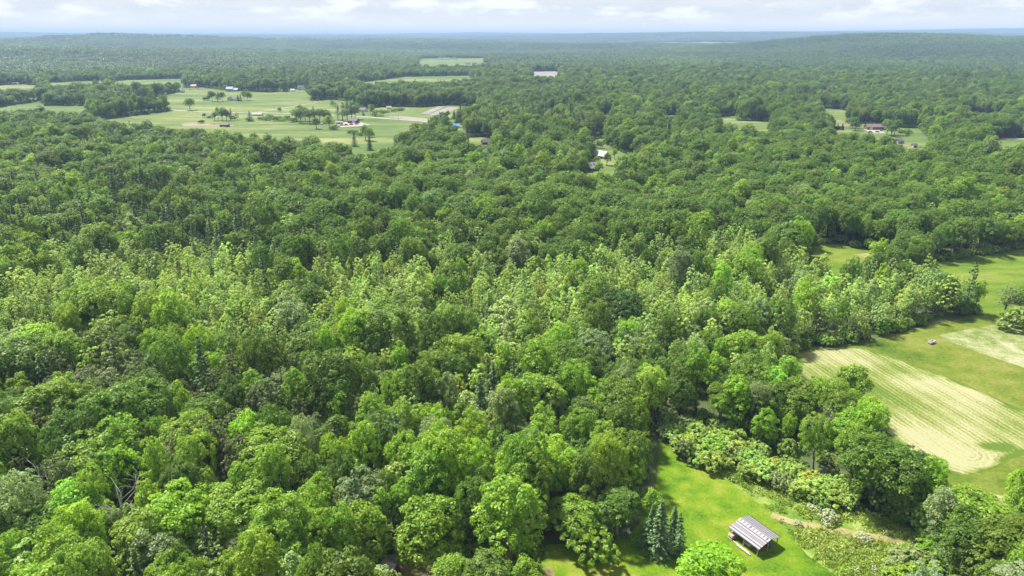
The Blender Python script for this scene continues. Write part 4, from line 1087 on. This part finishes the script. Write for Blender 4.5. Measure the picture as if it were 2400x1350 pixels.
gable('long_shed', 'long low shed with pale blue roof beside the gravel road', 'shed', 604, 271, 11, 4, 2.0, .8, -6, 'grey_siding', 'light_metal', win=[(-3, 1.2), (0, 1.2), (3, 1.2)])
gable('shed', 'dark open cattle shed in the lower pasture', 'shed', 527, 297, 8.5, 4, 2.2, .9, -4, 'brown_siding', 'dark_roof', door=-2)
gable('house', 'long brown house with pinkish roof amid the central forest', 'house', 1575, 281, 12, 7, 2.8, 2.0, 0, 'brown_siding', 'brown_roof', win=[(-4, 1.5), (-1.5, 1.5), (4, 1.5)], door=1.2)
gable('house', 'pale house half hidden by trees above the dirt lane', 'house', 1418, 281, 8, 6, 2.8, 2.2, 15, 'pale_siding', 'grey_siding', win=[(-2, 1.5), (2, 1.5)], door=0)
gable('house', 'brown ranch house with white garage door and parked cars', 'house', 2046, 303, 14.5, 8, 2.8, 2.4, -2, 'brown_siding', 'brown_roof', win=[(1.2, 1.6), (4.2, 1.6)], door=2.7, garage=-3.6, wing=(8.2, -.8, 4.5, 6, 2.3, 1.5, False))
gable('house', 'grey roofed house peeking from trees left of the ranch yard', 'house', 1914, 300, 8, 7, 4.0, 3.4, 50, 'grey_siding', 'light_metal', win=[(-2, 1.6), (2, 1.6)])
gable('shed', 'purple grey shed at the foot of the ranch meadow', 'shed', 2106, 336, 6.5, 5, 2.3, 1.8, 25, 'grey_siding', 'dark_roof', door=0)
gable('shed', 'tiny grey shed on the track below the ranch meadow', 'shed', 2142, 346, 3.6, 3, 2.2, 1.2, 10, 'pale_siding', 'dark_roof', door=0)
gable('house', 'grey house behind crowns beside the right edge clearing', 'house', 2310, 343, 9, 7, 3.4, 3.0, -20, 'grey_siding', 'grey_siding', win=[(-2, 1.6), (2, 1.6)])
gable('house', 'white house hidden behind trees of the small eastern glade', 'house', 1753, 276, 7, 5, 3.0, 2.0, 12, 'white_paint', 'dark_roof', win=[(-2, 1.5)], door=1)
gable('mill_building', 'long low pale building on the far bank of the pond', 'building', 1278, 167, 46, 12, 5, 2.2, -2, 'grey_siding', 'light_metal', win=[(-15 + 5 * k, 2.4) for k in range(7)], door=20)
gable('warehouse', 'long white warehouse at the back of the distant field', 'building', 1046, 140, 26, 12, 5, 2.0, 4, 'white_paint', 'light_metal', win=[(-9 + 6 * k, 2.6) for k in range(4)], door=11)
gable('barn', 'small pale barn right of the white warehouse at the distant field', 'barn', 1066, 139.6, 15, 9, 4, 3, -10, 'pale_siding', 'dark_roof', door=2)
gable('barn', 'small grey barn left of the white warehouse at the distant field', 'barn', 1031, 139.8, 12, 9, 4, 2.5, 14, 'grey_siding', 'light_metal', door=2)
gable('house', 'small white house at the right of the distant field', 'house', 1112, 151, 16, 10, 4, 3, 10, 'pale_siding', 'dark_roof', win=[(-4, 2), (4, 2)])
gable('house', 'dark roofed house left of the small white distant one', 'house', 1096, 151.5, 14, 9, 4, 3, -12, 'grey_siding', 'dark_roof', win=[(-4, 2), (4, 2)])
gable('silo_building', 'white building alone in the far left forest', 'building', 698, 146, 9, 8, 6, 3, 15, 'white_paint', 'light_metal', win=[(-3, 4), (3, 4)])
gable('garden_shed', 'little red walled shed with grey roof at the bottom edge', 'shed', 913, 1346, 2.4, 2.6, 1.9, .8, -25, 'red_siding', 'light_metal', win=[(.5, 1.3)], door=-.5)

def hoop_barn(px, py, wd, ln, hh, rot, label, name='hoop_barn'):
    p = at(px, py); root = thing(name, label, 'barn', p, R_(rot)); m = MB(); n_ = 10; V = []
    for x_ in (-ln / 2, ln / 2):
        for k in range(n_ + 1):
            a = math.pi * k / n_; V.append((x_, -math.cos(a) * wd / 2, math.sin(a) * hh))
    m.add(V, [(k, k + 1, n_ + 2 + k, n_ + 1 + k) for k in range(n_)])
    m.build('roof', M['white_paint'], root, True)
    for s_ in (0, n_ + 1):
        e_ = MB(); e_.add([V[s_ + k] for k in range(n_ + 1)], [tuple(range(n_ + 1))]); e_.build('end_wall', M['pale_siding'], root)
    MB().box(ln / 2 + .06, 0, 1.6, .1, 3, 3.2).build('door', M['dark_door'], root)
hoop_barn(96, 195, 10, 14, 5.2, 20, 'white hoop barn behind the trees of the far left field')
hoop_barn(28, 198, 8, 34, 3.6, 2, 'long white greenhouse behind the tree row at the far left', 'greenhouse')

def car(px, py, m, rot, label, van=False):
    p = at(px, py); root = thing('parked_van' if van else 'parked_car', label, 'van' if van else 'car', p, R_(rot), 'vehicles parked at the farms')
    hh = 1.25 if van else .78
    b = MB(); b.add([(-2.2, -.88, .3), (2.2, -.88, .3), (2.2, .88, .3), (-2.2, .88, .3), (-2.2, -.85, hh), (2.15, -.85, hh - .1), (2.15, .85, hh - .1), (-2.2, .85, hh)], [(3, 2, 1, 0), (4, 5, 6, 7), (0, 1, 5, 4), (1, 2, 6, 5), (2, 3, 7, 6), (3, 0, 4, 7)])
    b.build('body', M[m], root)
    c_ = MB(); x1 = 1.2 if van else .7; top = 2.1 if van else 1.38
    c_.add([(-1.9, -.8, hh - .005), (x1 + .5, -.8, hh - .06), (x1 + .5, .8, hh - .06), (-1.9, .8, hh - .005), (-1.5, -.66, top), (x1 - .1, -.66, top), (x1 - .1, .66, top), (-1.5, .66, top)], [(0, 1, 5, 4), (1, 2, 6, 5), (2, 3, 7, 6), (3, 0, 4, 7)])
    c_.build('window', M['glass'], root)
    MB().box(-.45 + .2 * van, 0, top + .03, 2.1 + .5 * van, 1.36, .06).build('roof', M[m], root)
    for sx in (-1.35, 1.35):
        for sy in (-.9, .9):
            w_ = MB(); w_.tube([(sx, sy - .1, .33), (sx, sy + .1, .33)], [.33, .33], 10); w_.build('wheel', M['rubber'], root)
for a in [(801, 294.5, 'car_orange', 10, 'orange car parked left of the low red farm barn'), (824, 293, 'car_red', -20, 'red car in front of the low red farm barn'), (812, 294, 'car_dark', 5, 'dark car between the orange and the red car'), (836, 292, 'car_blue', 30, 'blue grey car at the right of the farm barn'),
          (2056, 310, 'car_blue', 8, 'pale blue car in the drive of the brown ranch house'), (2065, 307, 'car_dark', 60, 'dark car beside the pale blue car at the ranch'), (2040, 311, 'car_dark', -4, 'dark car at the low end of the ranch drive'),
          (118, 249, 'car_red', 3, 'red car beside the tree clump in the far left field'), (447, 211, 'car_white', 0, 'white car near the rusty roofed barn'), (755, 292, 'car_white', 60, 'white car behind the dark clump near the farm')]:
    car(*a)
for a in [(126, 247, 'car_white', 15, 'white van beside the red car in the far left field'), (1294, 270, 'car_white', 5, 'white van in a gap of the central forest'), (465, 210, 'car_white', 20, 'white van right of the rusty roofed barn'), (236, 230, 'car_white', -10, 'white van at the tree line of the left pasture')]:
    car(*a, van=True)

def pole(px, py, h, label):
    p = at(px, py); root = thing('utility_pole', label, 'pole', p, .4, 'utility poles along the gravel road')
    MB().tube([(0, 0, -.2), (0, 0, h)], [.17, .11], 8).build('post', M['grey_timber'], root)
    MB().box(0, 0, h - .7, 2.4, .12, .14).build('cross_arm', M['grey_timber'], root)
    for x_ in (-1, 0, 1): MB().tube([(x_, 0, h - .62), (x_, 0, h - .38)], [.06, .04], 6).build('insulator', M['pale_siding'], root)
for a in [(479, 250, 10, 'utility pole standing right of the lone pasture tree'), (645, 268, 10, 'utility pole near the long low shed'), (934, 284, 10, 'utility pole by the road below the tilled plots'), (616, 216, 10, 'utility pole at the far pasture tree line'), (133, 192, 11, 'utility pole at the far hoop barn field'), (295, 226, 10, 'utility pole by the left pasture tree line')]:
    pole(*a)

def mast(px, py, h, label):
    p = at(px, py); root = thing('radio_mast', label, 'mast', p, .2, 'radio masts on the far ridge'); r0 = 2.2
    legs = [(math.cos(a), math.sin(a)) for a in (0, 2.094, 4.189)]
    for lx, ly in legs: MB().tube([(lx * r0, ly * r0, -8), (lx * .8, ly * .8, h)], [.55, .4], 5).build('leg', M['steel'], root)
    b = MB()
    for k in range(int(h / 5)):
        f0, f1 = 1 - .63 * k * 5 / h, 1 - .63 * (k + 1) * 5 / h
        for q in range(3):
            l0, l1 = legs[q], legs[(q + 1) % 3]; b.tube([(l0[0] * r0 * f0, l0[1] * r0 * f0, k * 5), (l1[0] * r0 * f1, l1[1] * r0 * f1, k * 5 + 5)], [.22, .22], 4)
    b.build('bracing', M['steel'], root)['kind'] = 'stuff'
    MB().tube([(0, 0, h), (0, 0, h + 6)], [.4, .2], 5).build('antenna', M['mast_red'], root)
mast(231.5, 92, 48, 'lattice mast on the left far ridge')
mast(778, 90.5, 36, 'shorter lattice mast left of the tallest one')
mast(829, 90, 72, 'tallest lattice mast on the far central ridge')
mast(870, 90, 28, 'small mast right of the tallest one on the ridge')

# fence rail, cairn and small things by the lawn
def bench(px, py):
    p = at(px, py); root = thing('garden_chair', 'white garden chair under the trees at the lawn edge', 'chair', p, .7)
    MB().box(0, 0, .42, .6, .55, .05).build('seat', M['white_paint'], root)
    MB().box(0, .28, .8, .6, .05, .72).build('backrest', M['white_paint'], root)
    for sx in (-.26, .26):
        for sy in (-.22, .22): MB().box(sx, sy, .2, .06, .06, .4).build('leg', M['white_paint'], root)
bench(1475, 1252)
def trough(px, py):
    p = at(px, py); root = thing('feed_trough', 'white trough standing in the meadow beyond the hayfield', 'trough', p, .5)
    MB().box(0, 0, .35, 2.4, 1.0, .06).build('base', M['white_paint'], root)
    for sy in (-.5, .5): MB().box(0, sy, .62, 2.4, .07, .5).build('side_panel', M['white_paint'], root)
    for sx in (-1.17, 1.17): MB().box(sx, 0, .62, .07, .9, .5).build('end_panel', M['white_paint'], root)
    for sx in (-1, 1):
        for sy in (-.4, .4): MB().box(sx, sy, .16, .1, .1, .32).build('leg', M['grey_timber'], root)
trough(2183, 805)
bp_ = thing('brush_pile', 'brown heap of cut branches at the thicket edge above the lawn', 'brush pile', at(1690, 1082), -.55)
for k in range(34):
    a = random.uniform(-.5, .5); x_, y_ = random.uniform(-3, 3), random.uniform(-.7, .7)
    MB().tube([(x_ - 1.1 * math.cos(a), y_ - 1.1 * math.sin(a), random.uniform(.05, .6)), (x_ + 1.1 * math.cos(a), y_ + 1.1 * math.sin(a), random.uniform(.1, .9))], [.07, .03], 5).build('branch', M['timber'], bp_)

# ------------------------------------------------------------------ trees and bushes of the farmland, each on its own
def ft(px, py, kind, tn, sxy, sz, label, name='field_tree', cat='tree', model=None):
    p = at(px, py); plant(name, kind, p, label, cat, tint(tn, .08, .05), sxy, sz, None, model, 'trees of the farmland')
ft(446, 259, 'oak', 'oak', 1.05, .98, 'lone spreading tree in the open pasture beside the road', model=0)
CL = {
 'the white house clump': [(498, 238, 'oak', 'dark', .9, .95), (511, 239, 'pine', 'pine', 1.5, .8), (523, 238, 'oak', 'oak', .85, .8), (558, 237, 'spruce', 'pine', 1.0, .75), (565, 237, 'spruce', 'pine', 1.0, .8), (572, 235, 'oak', 'oak', .7, .9), (580, 236, 'oak', 'dark', .75, .85), (587, 236, 'oak', 'oak', .6, .7)],
 'the roadside copse': [(503, 283, 'maple', 'oak', .8, .6), (512, 282, 'maple', 'maple', .6, .85), (521, 283, 'maple', 'oak', 1.0, 1.0), (532, 283, 'maple', 'dark', .9, .85), (540, 283, 'pine', 'pine', .9, .8), (548, 283, 'shrub', 'oak', 2.0, 1.6), (556, 281, 'poplar', 'oak', .8, .62), (586, 284, 'spruce', 'pine', 1.6, .85), (579, 283, 'shrub', 'shrub', 1.4, 1.1)],
 'the bushy road verge': [(612, 281, 'shrub', 'oak', 1.8, 1.4), (622, 283, 'shrub', 'maple', 2.0, 1.7), (632, 281, 'shrub', 'maple', 2.0, 2.2), (643, 284, 'shrub', 'oak', 2.2, 1.6), (655, 281, 'shrub', 'oak', 2.4, 1.4), (663, 284, 'shrub', 'maple', 2.0, 1.3), (673, 280, 'shrub', 'oak', 1.8, 1.5), (655, 262, 'shrub', 'oak', 1.7, 1.6), (686, 286, 'shrub', 'oak', 2.2, 1.6)],
 'the dark farm copse': [(695, 284, 'oak', 'oak', 1.0, .8), (706, 289, 'oak', 'dark', 1.0, .85), (716, 284, 'oak', 'dark', 1.1, 1.0), (727, 290, 'oak', 'oak', 1.1, .9), (738, 284, 'pine', 'pine', 1.3, .9), (749, 288, 'oak', 'oak', 1.0, .9), (760, 284, 'oak', 'dark', 1.0, .85), (770, 288, 'maple', 'oak', 1.1, .8), (742, 302, 'maple', 'oak', 1.0, .72), (772, 301, 'maple', 'maple', 1.1, .75), (785, 304, 'shrub', 'oak', 2.2, 1.6), (703, 262, 'maple', 'oak', .8, .55)],
 'the tall farm pines': [(792, 281, 'pine', 'pine', 1.2, .9), (803, 284, 'pine', 'pine', 1.6, 1.2), (814, 283, 'pine', 'dark', 1.6, 1.35), (825, 282, 'pine', 'pine', 1.4, 1.1), (833, 280, 'oak', 'dark', .9, .9), (786, 255, 'poplar', 'oak', .8, .6), (780, 250, 'poplar', 'oak', .9, .66)],
 'the pasture foot': [(857, 329, 'maple', 'oak', 1.0, .85), (866, 331, 'maple', 'maple', .95, .72), (868, 322, 'shrub', 'oak', 2.2, 1.6), (822, 312, 'shrub', 'oak', 1.6, 1.2), (832, 315, 'shrub', 'oak', 1.9, 1.3), (842, 318, 'shrub', 'maple', 1.7, 1.1), (831, 343, 'spruce', 'dark', 1.3, .95), (866, 352, 'spruce', 'dark', 1.1, .9)],
 'the white cottage': [(852, 271, 'spruce', 'pine', .9, .5), (868, 268, 'maple', 'maple', .7, .7), (873, 271, 'maple', 'oak', .8, .8), (882, 268, 'shrub', 'shrub', 1.8, 1.9), (893, 266, 'shrub', 'shrub', 2.0, 1.7), (903, 264, 'shrub', 'shrub', 2.2, 1.4), (920, 262, 'shrub', 'shrub', 2.2, 1.5), (931, 260, 'shrub', 'shrub', 2.2, 1.6), (941, 259, 'shrub', 'oak', 2.0, 1.4), (880, 273, 'shrub', 'oak', 1.6, 1.1), (893, 273, 'shrub', 'shrub', 1.8, 1.0)],
 'the tilled plots': [(1050, 279, 'maple', 'oak', .65, .62), (1064, 279, 'spruce', 'pine', 1.4, .75), (1032, 279, 'shrub', 'shrub', 1.5, 1.0), (1040, 282, 'shrub', 'oak', 1.6, 1.0), (1078, 280, 'shrub', 'oak', 1.7, 1.2), (1088, 277, 'shrub', 'oak', 1.8, 1.3), (1099, 279, 'shrub', 'shrub', 1.8, 1.2), (1022, 285, 'shrub', 'oak', 1.8, 1.2)],
 'the ranch house yard': [(1963, 304, 'spruce', 'dark', .8, .55), (1973, 305, 'spruce', 'dark', .8, .6), (1953, 303, 'maple', 'oak', .5, .5), (1998, 301, 'oak', 'oak', .85, .75), (2004, 306, 'oak', 'dark', .8, .6), (2078, 316, 'oak', 'oak', .95, .95), (2096, 317, 'oak', 'oak', 1.0, .95), (2088, 320, 'maple', 'oak', 1.0, .7), (2120, 312, 'shrub', 'maple', 2.4, 1.6), (2127, 317, 'spruce', 'dark', .8, .45), (2108, 311, 'shrub', 'oak', 1.6, 1.1)],
}
POS = ['leftmost', 'second', 'third', 'fourth', 'fifth', 'sixth', 'seventh', 'eighth', 'ninth', 'tenth', 'eleventh', 'twelfth']
for nm, lst in CL.items():
    for k, (px_, py_, kd, tn, a_, b_) in enumerate(sorted(lst)):
        wd = {'pine': 'dark pine', 'spruce': 'dark conifer', 'oak': 'dark round tree', 'maple': 'green tree', 'poplar': 'slim tree', 'shrub': 'bush'}[kd]
        if kd == 'shrub': nme, ct = 'field_bush', 'shrub'
        else: nme, ct = 'field_tree', 'tree'
        ft(px_, py_, kd, tn, a_, b_, f"{wd} of {nm}, {POS[k]}{' from the left' if k else ''} there", nme, ct)
for px_, py_, s_, lb in [(484, 235, 2.4, 'dark round bush alone in the pasture left of the white house'), (479, 275, 1.5, 'small dark bush below the road in the pasture'), (492, 277, 1.3, 'smallest bush left of the roadside copse'), (472, 289, 1.5, 'dark bush at the bare patch in the lower pasture'), (293, 244, 1.8, 'round bush pair member at the left pasture tree line'), (1390, 349, 1.2, 'bush beside the dirt lane clearing'), (1402, 347, 2.0, 'taller bush in the middle of the lane clearing')]:
    ft(px_, py_, 'shrub', 'dark', s_, s_ * .9, lb, 'field_bush', 'shrub')

for px_, py_, tn, a_, lb in [(1398, 392, 'maple', .62, 'small tree between the skylight house and the red barn'), (1422, 388, 'oak', .7, 'dark small tree right of the skylight house'), (1378, 372, 'maple', .6, 'green tree left of the red barn gable'), (1370, 404, 'maple_bright', .66, 'bright tree left of the skylight house'), (1402, 410, 'maple_bright', .72, 'bright tree in front of the skylight house'), (1440, 372, 'maple', .6, 'tree at the right end of the red barn clearing')]:
    ft(px_, py_, 'maple', tn, a_ * 1.05, a_ * .8, lb)

# ------------------------------------------------------------------ thicket of umbrella shrubs above the lawn
def scatter(P, spacing, seed, margin=0.0):
    g = np.random.default_rng(seed); lo, hi = P.min(0), P.max(0)
    X, Y = np.meshgrid(np.arange(lo[0], hi[0], spacing), np.arange(lo[1], hi[1], spacing)); X = X.ravel() + g.uniform(-.42, .42, X.size) * spacing; Y = Y.ravel() + g.uniform(-.42, .42, Y.size) * spacing
    k = inside(P, X, Y)
    if margin: k &= edge_dist(P, X, Y) > margin
    return X[k], Y[k]
TX, TY = scatter(PG['thicket'], 2.9, 5)
far_tip = at(1556, 1000); order_ = np.argsort(np.hypot(TX - far_tip[0], TY - far_tip[1])); rows = {}
def shrub_kind(q):
    grey = q % 7 == 3 or q < 6
    return grey, 'shrub' if grey or q % 5 == 1 else 'sumac'
for q, k in enumerate(order_):
    grey, kd = shrub_kind(q); a_, b_ = to_px(TX[k], TY[k], 1.5)
    rows[k] = (a_, b_, 'greyish round shrub' if grey else ('leafy round shrub' if kd == 'shrub' else 'flat topped shrub'))
TL = by_landmark(rows, [(1556, 1000, 'the far tip of the lawn'), (1690, 1075, 'the brown brush pile'), (1942, 1215, 'the white flowering bush by the path'), (1985, 1180, "the thicket's near corner"), (2040, 1090, 'the large dark oak'), (1800, 1120, "the thicket's middle")])
for q, k in enumerate(order_):
    grey, kd = shrub_kind(q)
    s_ = random.uniform(.85, 1.25) * (.82 if q < 12 else 1.0)
    plant('thicket_shrub', kd, (TX[k], TY[k], 0), TL[k], 'shrub', tint('silver' if grey else 'sumac', .1, .08), s_, s_ * random.uniform(.8, 1.15) * (1.2 if grey else 1), None, None, 'shrubs of the lawn thicket')
for px_, py_, s_, lb in [(1942, 1222, 1.0, 'white flowering bush beside the dirt path'), (1985, 1188, .9, 'white flowering bush at the near corner of the thicket'), (1905, 1196, .6, 'small white flowering bush under the thicket edge'), (1868, 1230, .5, 'smallest white flowering bush at the path end'), (2020, 1268, .8, 'pale flowering bush in the rough meadow')]:
    p = at(px_, py_); plant('flowering_bush', 'shrub', p, lb, 'bush', tint('white', .05, .03), s_ * .8, s_ * .75, None, None, 'white flowering bushes near the path')

# bushes filling the low right corner
for q, (px_, py_, kd, tn, a_, b_) in enumerate([(2120, 1350, 'shrub', 'silver', 1.8, 1.7), (2165, 1330, 'shrub', 'maple_bright', 1.6, 1.6), (2200, 1362, 'shrub', 'silver', 2.0, 1.9), (2250, 1340, 'shrub', 'maple', 2.1, 2.2), (2292, 1370, 'shrub', 'maple_bright', 2.0, 2.0), (2340, 1352, 'shrub', 'maple', 2.3, 2.4), (2386, 1378, 'shrub', 'maple_bright', 2.2, 2.1), (2150, 1400, 'shrub', 'maple', 2.0, 1.8), (2230, 1415, 'shrub', 'maple_bright', 2.2, 2.0), (2320, 1425, 'shrub', 'silver', 2.2, 2.2), (2400, 1330, 'maple', 'maple', .75, .5), (2095, 1392, 'shrub', 'maple_bright', 1.5, 1.3), (2285, 1310, 'shrub', 'oak', 1.8, 1.6)]):
    p = at(px_, py_); wd = {'silver': 'grey green', 'maple': 'mid green', 'maple_bright': 'bright green', 'oak': 'dark green'}[tn]
    plant('corner_bush', kd, p, f"{wd} bush of the bottom right corner, {POS[sorted([2120, 2165, 2200, 2250, 2292, 2340, 2386, 2150, 2230, 2320, 2400, 2095, 2285]).index(px_)] if sorted([2120, 2165, 2200, 2250, 2292, 2340, 2386, 2150, 2230, 2320, 2400, 2095, 2285]).index(px_) < 12 else 'rightmost'} from the left", 'bush', tint(tn, .08, .06), a_, b_, None, None, 'bushes in the low corner')

# ------------------------------------------------------------------ ground cover: weeds of the rough meadow and brush along the wood edges
def tuft_model(seed, n_, hgt, wd, size):
    g = np.random.default_rng(seed)
    pos = np.c_[g.normal(0, wd, (n_, 2)), g.uniform(.08, 1, n_) * hgt]; nor = unit(np.c_[g.normal(0, .8, (n_, 2)), np.full(n_, .55)])
    V = leaf_quads(g, pos, nor, size * g.uniform(.6, 1.4, n_), .5, axis=unit(np.c_[g.normal(0, .5, (n_, 2)), np.ones(n_)]))
    me = raw_mesh('tuft_model', V, np.arange(len(V)).reshape(-1, 4), mats=[M['leaf']])
    a_ = me.attributes.new('leafvar', 'FLOAT', 'FACE'); a_.data.foreach_set('value', g.uniform(0, 1, n_).astype(np.float32))
    return me
tufts = [tuft_model(500 + q, 36, .55, .28, .26) for q in range(4)]
WX, WY = scatter(PG['rough'], .72, 8, .3)
pth = np.array([at(*p)[:2] for p in [(1808, 1207), (1850, 1222), (1900, 1232), (1960, 1243), (2040, 1256), (2110, 1272), (2150, 1290)]])
def line_dist(pl, x, y):
    d = np.full(x.shape, 1e9)
    for a, b in zip(pl[:-1], pl[1:]):
        ab = b - a; t = np.clip(((x - a[0]) * ab[0] + (y - a[1]) * ab[1]) / (ab @ ab), 0, 1); d = np.minimum(d, np.hypot(x - a[0] - t * ab[0], y - a[1] - t * ab[1]))
    return d
k = (line_dist(pth, WX, WY) > 1.1) & (vnoise(WX / 3.5, WY / 3.5, 81) > .22); WX, WY = WX[k], WY[k]
nw = len(WX); v = vnoise(WX / 5, WY / 5, 82)
WT = np.array([.17, .29, .03]) * (1 - v[:, None]) + np.array([.32, .40, .11]) * v[:, None]; WT = WT * np.exp(rng.normal(0, .2, (nw, 1)))
fl = rng.random(nw) < .03; WT[fl] = (.45, .48, .34)
ws = rng.uniform(.6, 1.5, nw) * (.7 + .8 * vnoise(WX / 7, WY / 7, 83))
instancer('meadow_weeds', np.c_[WX, WY, np.zeros(nw)], rng.integers(0, 4, nw), np.c_[ws, ws, ws], rng.uniform(0, 6.28, nw), WT, tufts, label='tall weeds and grass of the rough meadow')

bx, by = [], []
for k in ('lawn', 'rough', 'thicket', 'meadow', 'upper_field', 'glade', 'bog', 'yard', 'pasture', 'west_field', 'plot_field', 'house_yard', 'east_glade', 'house_clearing'):
    P = PG[k]
    for q in range(len(P)):
        a, b = P[q - 1], P[q]; ln = float(np.hypot(*(b - a)))
        m_ = int(ln / (1.6 if k in ('lawn', 'meadow', 'rough') else 2.6)) + 1
        t_ = rng.random(m_); nn = np.array([-(b - a)[1], (b - a)[0]]) / (ln + 1e-6); off = rng.uniform(.4, 8 if k == 'thicket' else 4.5, m_)
        for sg in (-1, 1):
            pts = a + (b - a) * t_[:, None] + nn * (off * sg)[:, None]; bx.append(pts[:, 0]); by.append(pts[:, 1])
bx = np.concatenate(bx); by = np.concatenate(by); k = ~open_land(bx, by, .6) & (np.hypot(bx, by) > 60)
bx, by = bx[k], by[k]; nb_ = len(bx)
bs = rng.uniform(.5, 1.3, nb_); BT = np.where(rng.random((nb_, 1)) < .5, np.array(TINT['oak']) * 1.2, np.array(TINT['shrub'])) * np.exp(rng.normal(0, .2, (nb_, 1)))
instancer('undergrowth', np.c_[bx, by, terrain(bx, by)], rng.integers(0, 3, nb_), np.c_[bs, bs, bs * rng.uniform(.8, 1.5, nb_)], rng.uniform(0, 6.28, nb_), BT, [m.joined('brush_model') for m in MODELS['shrub']], label='low brush along the edges of the woods')

# ------------------------------------------------------------------ air: pale haze over the whole country
hz = MB(); hz.box(0, 0, (205 - 4) / 2, 82000, 82000, 209)
hm = bpy.data.materials.new('haze'); hm.use_nodes = True
t = hm.node_tree; t.nodes.clear(); ho = t.nodes.new('ShaderNodeOutputMaterial'); pv = t.nodes.new('ShaderNodeVolumePrincipled')
pv.inputs['Color'].default_value = (.34, .50, .80, 1); pv.inputs['Density'].default_value = 1.15e-4; pv.inputs['Anisotropy'].default_value = .0
pv.inputs['Density Attribute'].default_value = ''
t.links.new(pv.outputs[0], ho.inputs['Volume'])
hz.build('haze', hm, kind='stuff')
